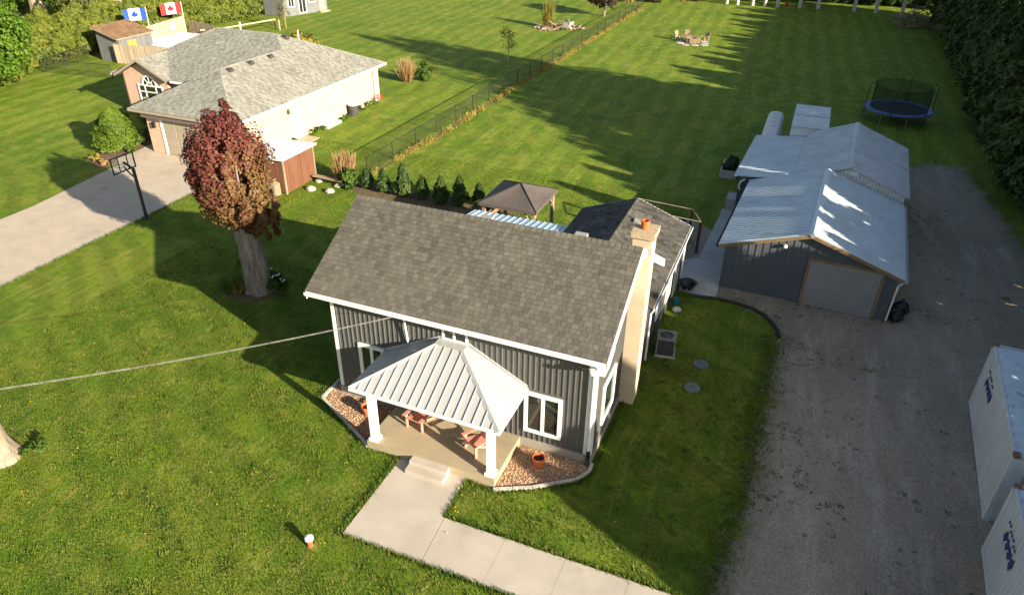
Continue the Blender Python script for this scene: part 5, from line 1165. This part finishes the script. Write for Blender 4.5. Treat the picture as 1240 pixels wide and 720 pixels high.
# bright cedar hedge at the upper left
cl = [cedar_mesh('crown', 3.7+.25*i, .98+.06*i, 2600, K['cedarlit'], .24, 80+i, 2.2) for i in range(4)]
tml = trunk_mesh([(0,0,0),(0,0,1.5),(0,0,3)], [.09,.07,.02], K['bark']); v = 40.5; i = 0
while v < 77:
    u = np.interp(v, [40,46,51,57,66,77], [-63.3,-66.6,-67.2,-68.0,-67.6,-66.6])
    plant_copy('cedar_tree', cl[i % 4], tml, u+r.uniform(-.15,.15), v, r.uniform(.95,1.12), r.uniform(0,6.28), 'bright yellow green cedar in the hedge row behind the bungalow', 'tree', 'bright cedars in the left hedge row'); v += r.uniform(.95,1.25); i += 1
# trees beyond the left hedge
def broadleaf(name, x, y, h, rw, zc, n, size, mat, lab, seed, tr=.3, bark='bark', group=None, rz=None, clumps=110, cs=.22):
    t = thing(name, lab, 'tree', (x,y,0), group=group); q = np.random.default_rng(seed)
    P, nr = ellip_cloud(n, (0,0,zc), (rw,rw,rz or h-zc), q, clumps, cs, .25); P[:,2] = np.maximum(P[:,2], .4)
    link('crown', leaves('crown', P, nr, np.full(n, size), K[mat], 1.3, .6, seed), t)
    link('trunk', trunk_mesh([(0,0,0),(.1,0,zc*.5),(0,.1,zc),(0,0,h*.85)], [tr*1.25,tr,tr*.8,.04], K[bark]), t)
    for k in range(5):
        a = k*1.3; mb = MB(); mb.tube([(0,0,zc*.6),(rw*.35*math.cos(a),rw*.35*math.sin(a),zc*.95),(rw*.8*math.cos(a),rw*.8*math.sin(a),zc*1.15)], [tr*.5,tr*.3,.03], 5); mb.build('limb', K[bark], t, True)
    return t
broadleaf('lime_green_tree', -62.6,38.2,8.5,4.3,4.7,20000,.2,'lime','fresh lime green broadleaf tree hanging in at the left edge',31,.3,clumps=130)
broadleaf('grove_tree', -84.8,61.2,9,4.2,6.3,3600,.34,'oak','dull green tree with pale leaning trunk beyond the left hedge, nearest the edge',32,.75,'barkpale')
broadleaf('grove_tree', -83.0,70.5,9,4.0,6.0,3600,.34,'oak','dull green tree with bare trunk beyond the left hedge, middle of the grove',33,.6,'barkpale')
for j, (x, y, rw, mat) in enumerate(((-93,62,5,'oak'),(-92,72,5,'lime'),(-80,82,4.5,'oak'),(-95,82,6,'cedarlit'),(-85,92,5,'oak'),(-76,60,2.6,'oak'),(-79,76,3.0,'oak'),(-101,70,6,'lime'),(-100,58,5,'cedar'),(-106,64,6,'cedar'),(-108,76,6,'oak'))):
    broadleaf('grove_tree', x, y, 6.5+rw*.5, rw, 3.6, 2600, .38, mat, '%s tree beyond the bright hedge, %s' % ({'oak':'dull green','lime':'fresh green','cedarlit':'yellow green','cedar':'dark'}[mat], ['behind the two pale trunks','right of the second pale trunk','behind the tan roofed shed','at the back above the flags','behind the dark grey shed','low, in front of the pale trunks','low, in front of the hedge middle','farthest back, level with the bare trunk','farthest back at the left corner','at the back left of the bare trunk','at the far back above the hedge middle'][j]), 34+j, .3, group='grove trees behind the left hedge')
# clipped cone, small cedars, ornamental grass, shrubs
CN = thing('cone_shrub', 'clipped bright green conical cedar in front of the bungalow garage', 'shrub', (-41.95,33.0,0)); CN.scale = (1,1,1)
link('crown', cedar_mesh('crown', 2.65,1.3,15000,K['cone'],.085,61,2.3,.03,.14), CN); link('trunk', trunk_mesh([(0,0,0),(0,0,1),(0,0,2)], [.08,.05,.02], K['bark']), CN)
cy = [cedar_mesh('crown', 1.32+.2*i, .37+.03*i, 800, K['youngcedar'], .13, 90+i*3, 1.35, .08) for i in range(3)]; tmy = trunk_mesh([(0,0,0),(0,0,.6),(0,0,1.2)], [.04,.03,.01], K['bark'])
lab7 = ['young cedar at the bed end beside the dry ornamental grass','second young cedar from the dry ornamental grass in the mulch row','third young cedar from the dry ornamental grass, tallest of the mulch row','young cedar in the middle of the mulch row behind the farmhouse roof','third young cedar from the gazebo in the mulch row','second young cedar from the gazebo in the mulch row','young cedar of the mulch row nearest the gazebo']
for j, (x, y, s) in enumerate(((-23.0,33.7,.95),(-21.75,33.5,.95),(-20.4,33.5,1.12),(-19.3,33.7,1.0),(-17.95,33.4,1.05),(-16.85,33.6,1.0),(-15.9,34.1,.95))): plant_copy('young_cedar', cy[j % 3], tmy, x, y, s, j*1.1, lab7[j], 'shrub', 'young cedars in the mulch bed')
tuft('ornamental_grass', -24.75,34.0,900,1.75,.85,K['dry'],'tall dry straw coloured ornamental grass beside the mulch bed','plant',14,.022,lean=.55)
shrub('leafy_shrub', -24.1,33.3,(.55,.5,.6),900,.13,K['bushleaf'],'green leafy shrub at the foot of the tall dry grass','shrub',15)
tuft('bare_twig_bush', -33.2,56.3,700,1.9,.95,K['dry'],'bare tan twiggy bush on the lawn past the bungalow corner','shrub',16,.02,lean=.55)
shrub('leafy_shrub', -31.9,57.2,(.7,.7,.75),900,.15,K['bushleaf'],'small green shrub behind the bare twiggy bush','shrub',17)
for j, (x, y, s) in enumerate(((-49.5,62,1.0),(-47.2,60.5,1.15),(-45.3,58.5,1.1),(-43.5,57,1.0))):
    shrub('yellow_shrub', x, y, (1.3*s,1.2*s,.95*s), 1200, .2, K['ylw'], ['yellow green rounded shrub farthest behind the bungalow roof','yellow rounded shrub second in the line behind the bungalow roof','yellow rounded shrub third in the line behind the bungalow roof','yellow rounded shrub nearest the bungalow rear corner'][j], 'shrub', 110+j, group='yellow shrubs behind the bungalow')
shrub('front_shrub', -43.2,37.3,(1.0,.8,1.0),1000,.14,K['ylw'],'yellow green shrub below the arched bungalow window','shrub',120)
for j, (x, y, s, mat, lab) in enumerate(((-41.6,35.3,.55,'bushleaf','low dark shrub in the bed behind the conical cedar'),(-40.9,36.4,.5,'bushleaf','low flowering shrub at the bungalow garage corner'),(-40.5,32.6,.3,'lime','small bright plant between the cone and the walk'),(-41.3,30.5,.35,'ylw','straggly yellow plant in the front bed by the driveway'),(-40.2,30.2,.25,'dry','dry tuft in the front bed nearest the basketball hoop'),(-43.4,34.5,.45,'lime','small lime green shrub left of the conical cedar'))):
    shrub('bed_plant', x, y, (s,s,s*.8), 300, .1, K[mat], lab, 'plant', 130+j, 12)
for j, (y, mat, s) in enumerate(((40.6,'lime',.28),(41.2,'bushleaf',.3),(41.7,'bushleaf',.25),(44.2,'lime',.3),(44.8,'bushleaf',.28),(47.0,'bushleaf',.4),(48.0,'lime',.42),(48.9,'bushleaf',.38),(38.6,'lime',.3))):
    shrub('bed_plant', -31.8, y, (s*.8,s,s*.7), 220, .09, K[mat], ['lime green plant just past the white side door of the bungalow','dark plant second past the white side door of the bungalow','dark plant between the side door and the window well','lime plant just beyond the window well cover','dark plant between the window well and the round tub','dark plant just beyond the round tub by the bungalow','lime green plant midway between the tub and the red flowers','dark plant at the foot of the red flowers','lime green plant between the brown shed and the side door'][j], 'plant', 150+j, 10, group='border plants along the bungalow wall')
mb = MB(); r = np.random.default_rng(6)
for k in range(30): mb.lathe((-31.75+r.uniform(-.3,.3),49.3+r.uniform(-.4,.4),.3+r.uniform(0,.3)), [(.03,0),(.06,.03),(.01,.06)], 6)
top('red_tulips', mb, K['flagred'], 'red flowers in the border at the bungalow rear corner', 'flowers')
def stick_tree(name, x, y, h, n, mat, lab, seed, leafmat=None, size=.12):
    t = thing(name, lab, 'tree', (x,y,0)); mb = MB(); r = np.random.default_rng(seed); tips = []
    mb.tube([(0,0,0),(.02,0,h*.5),(0,.02,h)], [.05,.035,.01], 5)
    for k in range(n):
        a = r.uniform(0,6.28); z = h*r.uniform(.3,.9); L = h*.22*r.uniform(.6,1.2); e = (L*math.cos(a),L*math.sin(a),z+L*.9); mb.tube([(0,0,z), e], [.02,.006], 4); tips.append(e)
    mb.build('trunk', K[mat], t, True)
    if leafmat:
        T = np.array(tips)[r.integers(0,n,260)]*np.array([1,1,1])+r.normal(0,.16,(260,3)); link('crown', leaves('crown', T, r.normal(0,1,(260,3)), np.full(260,size), K[leafmat], 1.4, .5, seed), t)
    return t
stick_tree('sapling', -27.8,66.9,3.0,16,'twig','thin young sapling on the neighbour lawn beyond the fence','9'.__len__()+40,'bushleaf')
stick_tree('sapling', -57.9,71.5,2.6,14,'twig','thin brown sapling in front of the dark grey shed',42,'oak')
# rubble heap and seats on the neighbour lawn
mb = MB()
r = np.random.default_rng(9)
def heap(name, cx, cy, lx, ly, h, n, lab, cat, mat='stone', sticks=0, kindp='stone', ang=0):
    t = thing(name, lab, cat, (cx,cy,0)); c, s = math.cos(ang), math.sin(ang); rr = np.random.default_rng(int(abs(cx*7+cy)))
    for k in range(n):
        a, b = rr.uniform(-1,1)*lx, rr.uniform(-1,1)*ly; z = h*max(0,1-(a/lx)**2-(b/ly)**2)*rr.uniform(.2,.9); rk = rock(cx+a*c-b*s, cy+a*s+b*c, rr.uniform(.16,.34), k, z); rk.build(kindp, K['brush' if mat == 'stone' and k % 3 else mat], t)
    for k in range(sticks):
        a, b = rr.uniform(-.9,.9)*lx, rr.uniform(-.9,.9)*ly; z = h*max(.1,1-(a/lx)**2-(b/ly)**2)*rr.uniform(.2,1); d = rr.normal(0,1,3); d[2] *= .35; d /= np.linalg.norm(d); L = rr.uniform(.6,1.8)
        p = np.array([cx+a*c-b*s, cy+a*s+b*c, z+.05]); q = p+d*L; q[2] = max(q[2], .02); m_ = MB(); m_.tube([p, q], [.07,.03], 4); m_.build('branch', K['brush'], t)
    return t
heap('rubble_heap', -28.9,85.2,2.6,1.4,.45,34,'low heap of stones and timber on the neighbour lawn with seats','heap','stone',60,'stone',.75)
tuft('bare_twig_bush', -30.3,85.2,260,3.0,1.0,K['ylw'],'yellow twiggy bush standing at the end of the stone heap','shrub',18,.03,lean=.4)
def lawn_chair(x, y, rz, lab, mat, sc=1.0):
    t = thing('lawn_chair', lab, 'chair', (x,y,0), rz); t.scale = (sc,sc,sc)
    mb = MB(); mb.obox((-.28,-.3,.40), (.56,0,0), (0,.55,-.12), (0,0,.03)); mb.build('seat', K[mat], t, True)
    for k in range(4): mb = MB(); mb.obox((-.27+k*.14,.22,.28), (.12,0,0), (0,.03,0), (0,.25,.68)); mb.build('back_slat', K[mat], t, True)
    for s in (-1,1):
        mb = MB(); mb.box(s*.3-.025,s*.3+.025,-.32,-.25,0,.56); mb.build('leg', K[mat], t, True); mb = MB(); mb.box(s*.3-.025,s*.3+.025,.25,.32,0,.56); mb.build('leg', K[mat], t, True)
        mb = MB(); mb.box(s*.33-.06,s*.33+.06,-.36,.36,.562,.59); mb.build('arm', K[mat], t, True)
lawn_chair(-28.0,86.3,R(160),'pale grey garden chair behind the stone heap','trailer',1.1); lawn_chair(-27.9,84.6,R(200),'grey garden chair in front of the stone heap','acgrey',1.0)
# fire pit on the back lawn
fp = thing('fire_pit', 'round stone fire pit on pale paving on the back lawn', 'fire pit', (-12.9,83.9,0))
for k in range(12):
    a = 2*math.pi*k/12; m_ = MB(); m_.obox((-12.9+.68*math.cos(a)-.16,83.9+.68*math.sin(a)-.12,.03), (.32,0,0), (0,.24,0), (0,0,.5)); m_.build('stone_block', K['timber'], fp)
mb = MB(); mb.lathe((-12.9,83.9,.03), [(.58,0),(.5,.25)], 12); mb.build('ash', K['acgrille'], fp)
r = np.random.default_rng(12)
for k in range(9):
    a = 2*math.pi*k/9+.2; m_ = MB(); q = 1.45+r.uniform(-.15,.2); c = (-12.9+q*math.cos(a), 83.8+q*math.sin(a)); m_.lathe((c[0],c[1],0), [(.5,0),(.46,.05)], 7, .8); m_.build('flagstone', K['stone'], fp)
lawn_chair(-11.7,84.9,R(-40),'timber garden chair at the right of the fire pit','timber'); lawn_chair(-14.5,84.5,R(60),'timber garden chair at the left of the fire pit','timber'); lawn_chair(-13.7,85.4,R(15),'dark timber garden chair behind the fire pit','brush')
# purple tree, birch row, brush heap, dark trees at the far end
broadleaf('purple_tree', -26.3,95.4,4.6,2.3,2.75,2600,.26,'purple','small purple leaved tree at the top of the neighbour lawn',61,.12,'barkpale',rz=1.55)
birch_x = [(-13.2,112.7),(-11.7,112.6),(-9.65,112.8),(-7.97,112.9),(-6.3,112.9),(-3.4,113.6),(3.65,114.05),(6.35,113.9),(-1.0,113.8),(9.6,114.2)]
labs = ['white trunked tree in the far row, first from the left','white trunked tree in the far row, second from the left','white trunked tree in the far row, third from the left','white trunked tree in the far row left of the pink pail','white trunked tree in the far row right of the pink pail','grey trunked tree in the far row after the gap','grey trunked tree in the far row left of the leaning pair','grey trunked tree in the far row nearest the brush heap','thin tree in the shaded middle of the far row','thin tree behind the brush heap in the far row']
q = np.random.default_rng(77); P, nr = ellip_cloud(2200, (0,0,7.5), (2.2,2.2,3.2), q, 60, .26, .3); bcr = leaves('crown', P, nr, np.full(2200,.32), K['oak'], 1.3, .6, 77); btr = trunk_mesh([(0,0,0),(.05,0,3),(0,.1,8)], [.26,.2,.06], K['birch'])
for (x, y), lb in zip(birch_x, labs): plant_copy('white_trunk_tree', bcr, btr, x, y, 1.0, q.uniform(0,6), lb, 'tree', 'white trunked trees across the far end')
mb = MB(); mb.lathe((-5.15,114.6,0), [(.2,0),(.3,.45),(.26,.45)], 12); pk = top('pail', mb, K['flagred'], 'pink red pail standing between white trunks at the far end', 'pail')
heap('brush_heap', 10.9,105.4,2.6,2.2,2.3,0,'heap of cut branches at the far end beside the cedar row','heap','stone',170)
for j, (x, y, s) in enumerate(((-26.5,108.5,.8),(-24.6,110,1.0),(-22.6,109.5,.7),(-19.5,113,.9),(-17.5,113.5,.8))): shrub('rough_shrub', x, y, (1.3*s,1.2*s,.9*s), 500, .2, K[('dry','oak','purple','dry','oak')[j]], ['dry brown shrub at the far fence end, first from the left','dull green shrub at the far fence end','purple brown shrub beside the far fence end','dry brown shrub left of the white trunked row','dull green shrub touching the white trunked row'][j], 'shrub', 170+j)
q = np.random.default_rng(78); x = -34
while x < 17:
    plant_copy('cedar_tree', cm[int(q.integers(0,4))], tm, x, 121.5+q.uniform(-.8,.8), 1.0, q.uniform(0,6), 'dark cedar in the row closing the far end of the back lawn', 'tree', 'dark cedars across the far end', .75); x += q.uniform(1.6,2.2)
# strip of yellow grass and dandelions under the fence
def blades(name, P, h, mat, seed, wid=.012, k='stuff', lean=.5):
    r = np.random.default_rng(seed); n = len(P); a = r.uniform(0,6.283,n); hh = h*r.uniform(.5,1.2,n); b = np.concatenate([P, np.zeros((n,1))], 1)
    t = b+np.stack([lean*hh*np.cos(a), lean*hh*np.sin(a), hh], 1); s = np.stack([-np.sin(a), np.cos(a), np.zeros(n)], 1)*wid
    o = link(name, quads(name, np.stack([b-s, b+s, t+s*.35, t-s*.35], 1), mat)); kind(o, k); return o
r = np.random.default_rng(15)
n = 16000; vv = r.uniform(34.8,105,n); P = np.stack([np.interp(vv,[34.8,45,58,100],[-24.2,-23.72,-23.78,-23.45])+.18+r.normal(0,.17,n), vv], 1)
keep = (np.sin(vv*.8)+np.sin(vv*2.1+1)+r.normal(0,.7,n)) > .1
blades('dry_fence_grass', P[keep], .2, K['goldgrass'], 16, .03)
sheet('fence_soil_strip', jag([(-24.25,35),(-23.95,35),(-23.35,45),(-23.42,58),(-23.1,104),(-23.5,104),(-23.75,58),(-23.8,45)], .6, .06, 9), .004, K['mulch'])
# near lawn blades, edge tufts, weeds, dandelions
PATH = [(-9.73,11.28),(3.7,11.28),(3.7,12.94),(-7.37,12.94),(-7.39,14.64),(-9.73,14.6)]
def in_poly(P, poly):
    x, y = P[:,0], P[:,1]; ins = np.zeros(len(P), bool)
    for i in range(len(poly)):
        x1, y1 = poly[i]; x2, y2 = poly[i-1]
        c = (y1 > y) != (y2 > y)
        with np.errstate(divide='ignore', invalid='ignore'): ins ^= c & (x < (x2-x1)*(y-y1)/(y2-y1)+x1)
    return ins
BLOCK = [PATH, [(-14.0,16.0),(-12.3,15.3),(-11.2,14.7),(-6.4,14.4),(-5.3,15.0),(-4.1,15.85),(-3.9,16.4),(-3.9,24),(-3.65,30),(-14,30),(-14,24)],
         [(.3,8),(.35,13.3),(.6,15),(.85,17.3),(.9,21.5),(.95,27),(.3,28.3),(-1.2,28.9),(-1.9,28.9),(-3.6,28.9),(-3.6,40),(14,40),(14,8)],
         [(-39.5,2),(-31.7,2),(-31.75,33.4),(-39.5,33.4)], [(-3.55,23.4),(-2.6,23.4),(-2.6,24.4),(-3.55,24.4)]]
def field(n, x0, x1, y0, y1, seed):
    r = np.random.default_rng(seed); P = np.stack([r.uniform(x0,x1,n), r.uniform(y0,y1,n)], 1); ok = np.ones(n, bool)
    for b in BLOCK: ok &= ~in_poly(P, b)
    dn = np.sin(P[:,0]*1.7+np.sin(P[:,1]*1.3)*2)+np.sin(P[:,1]*2.3+np.sin(P[:,0]*.9)*2); ok &= (dn+r.normal(0,1.2,n)) > -1.6
    return P[ok]
blades('lawn_blades', field(270000,-27,1.0,5,24,31), .045, K['grassblade'], 32, .010, lean=.8)
n = 2600; C = field(n,-27,1,5.5,24,71); C = C[np.random.default_rng(72).random(len(C)) < .6]; r = np.random.default_rng(73); m_ = len(C)
blades('grass_clumps', np.repeat(C,16,0)+r.normal(0,1,(m_*16,2))*np.repeat(r.uniform(.03,.09,m_),16)[:,None], .075, K['grassblade'], 74, .013, lean=1.1)
C = C[r.random(m_) < .35]+r.normal(0,.3,(1,2)); m_ = len(C); blades('dry_grass_clumps', np.repeat(C,26,0)+r.normal(0,1,(m_*26,2))*np.repeat(r.uniform(.06,.16,m_),26)[:,None], .05, K['grassdry'], 75, .010, lean=1.1)
blades('far_lawn_blades', field(90000,-34,1.0,24,40,33), .05, K['grassblade'], 34, .014, lean=.8)
def edge_tufts(path, n, spread, seed):
    r = np.random.default_rng(seed); out = []
    seg = [np.linalg.norm(np.array(path[i+1])-np.array(path[i])) for i in range(len(path)-1)]; tot = sum(seg)
    for i in range(len(path)-1):
        k = int(n*seg[i]/tot); t = r.random(k)[:,None]; out.append(np.array(path[i])*(1-t)+np.array(path[i+1])*t+r.normal(0,spread,(k,2)))
    return np.vstack(out)
E1 = edge_tufts([(-9.78,14.6),(-9.79,11.23),(3.7,11.23)], 3500, .04, 41); E2 = edge_tufts([(-7.33,14.6),(-7.30,12.99),(3.7,12.99)], 3000, .04, 42)
E3 = edge_tufts([(-31.7,14),(-31.7,33)], 2600, .06, 43); E4 = edge_tufts([(-14,17.3),(-13.95,16.1),(-12.3,15.3),(-11.2,14.7),(-9.8,14.6)], 1500, .05, 44); E5 = edge_tufts([(-7.3,14.55),(-6.4,14.42),(-5.3,14.95),(-4.1,15.8),(-3.85,16.4),(-3.85,22)], 1800, .05, 45)
E6 = edge_tufts([(.2,12.9),(.45,15),(.65,17.3),(.7,21.5),(.8,26.8)], 5200, .28, 46)
blades('edge_tufts', np.vstack([E1,E2,E3,E4,E5,E6]), .10, K['grassblade'], 47, .012, lean=.6)
r = np.random.default_rng(51); n = 90; C = np.stack([r.normal(1.9,.8,n), r.uniform(17,27.5,n)], 1); C = np.vstack([C, np.stack([r.uniform(-1.5,5.5,40), r.normal(29.6,.35,40)], 1), np.stack([r.normal(7.2,.9,50), r.uniform(30,46,50)], 1), np.stack([r.uniform(3,7,25), r.uniform(14,27,25)], 1)])
C = np.vstack([C, C[r.integers(0,len(C),90)]+r.normal(0,.35,(90,2))]); W_ = np.repeat(C, 11, 0)+r.normal(0,1,(len(C)*11,2))*np.repeat(r.uniform(.02,.07,len(C)),11)[:,None]; blades('gravel_weeds', W_, .035, K['weed'], 52, .016, lean=1.3)
n = 900; F_ = field(n,-28,.5,8.5,23,61); mb = MB(); r = np.random.default_rng(62)
for p in F_[r.random(len(F_)) < .09]: mb.lathe((p[0],p[1],.05), [(.01,0),(.02,.01),(.006,.02)], 5)
for k in range(30): p = (-7.2+r.normal(0,.22), 13.5+r.normal(0,.75)) if k < 11 else (-26.4+r.normal(0,.7), 30.6+r.normal(0,.7)); mb.lathe((p[0],p[1],.06), [(.01,0),(.022,.01),(.006,.02)], 5)
kind(mb.build('dandelions', K['yellow']), 'stuff')
# planter greens
P, nr = ellip_cloud(700, (0,0,0), (.45,1.0,.3), np.random.default_rng(91), 20, .4, .3); o = link('planter_greens', leaves('planter_greens', P, nr, np.full(700,.14), K['youngcedar'], 1.4, .6, 4), None, (-3.5,45,.6)); tag(o, 'dark leafy greens growing in the raised planter box', 'plant')
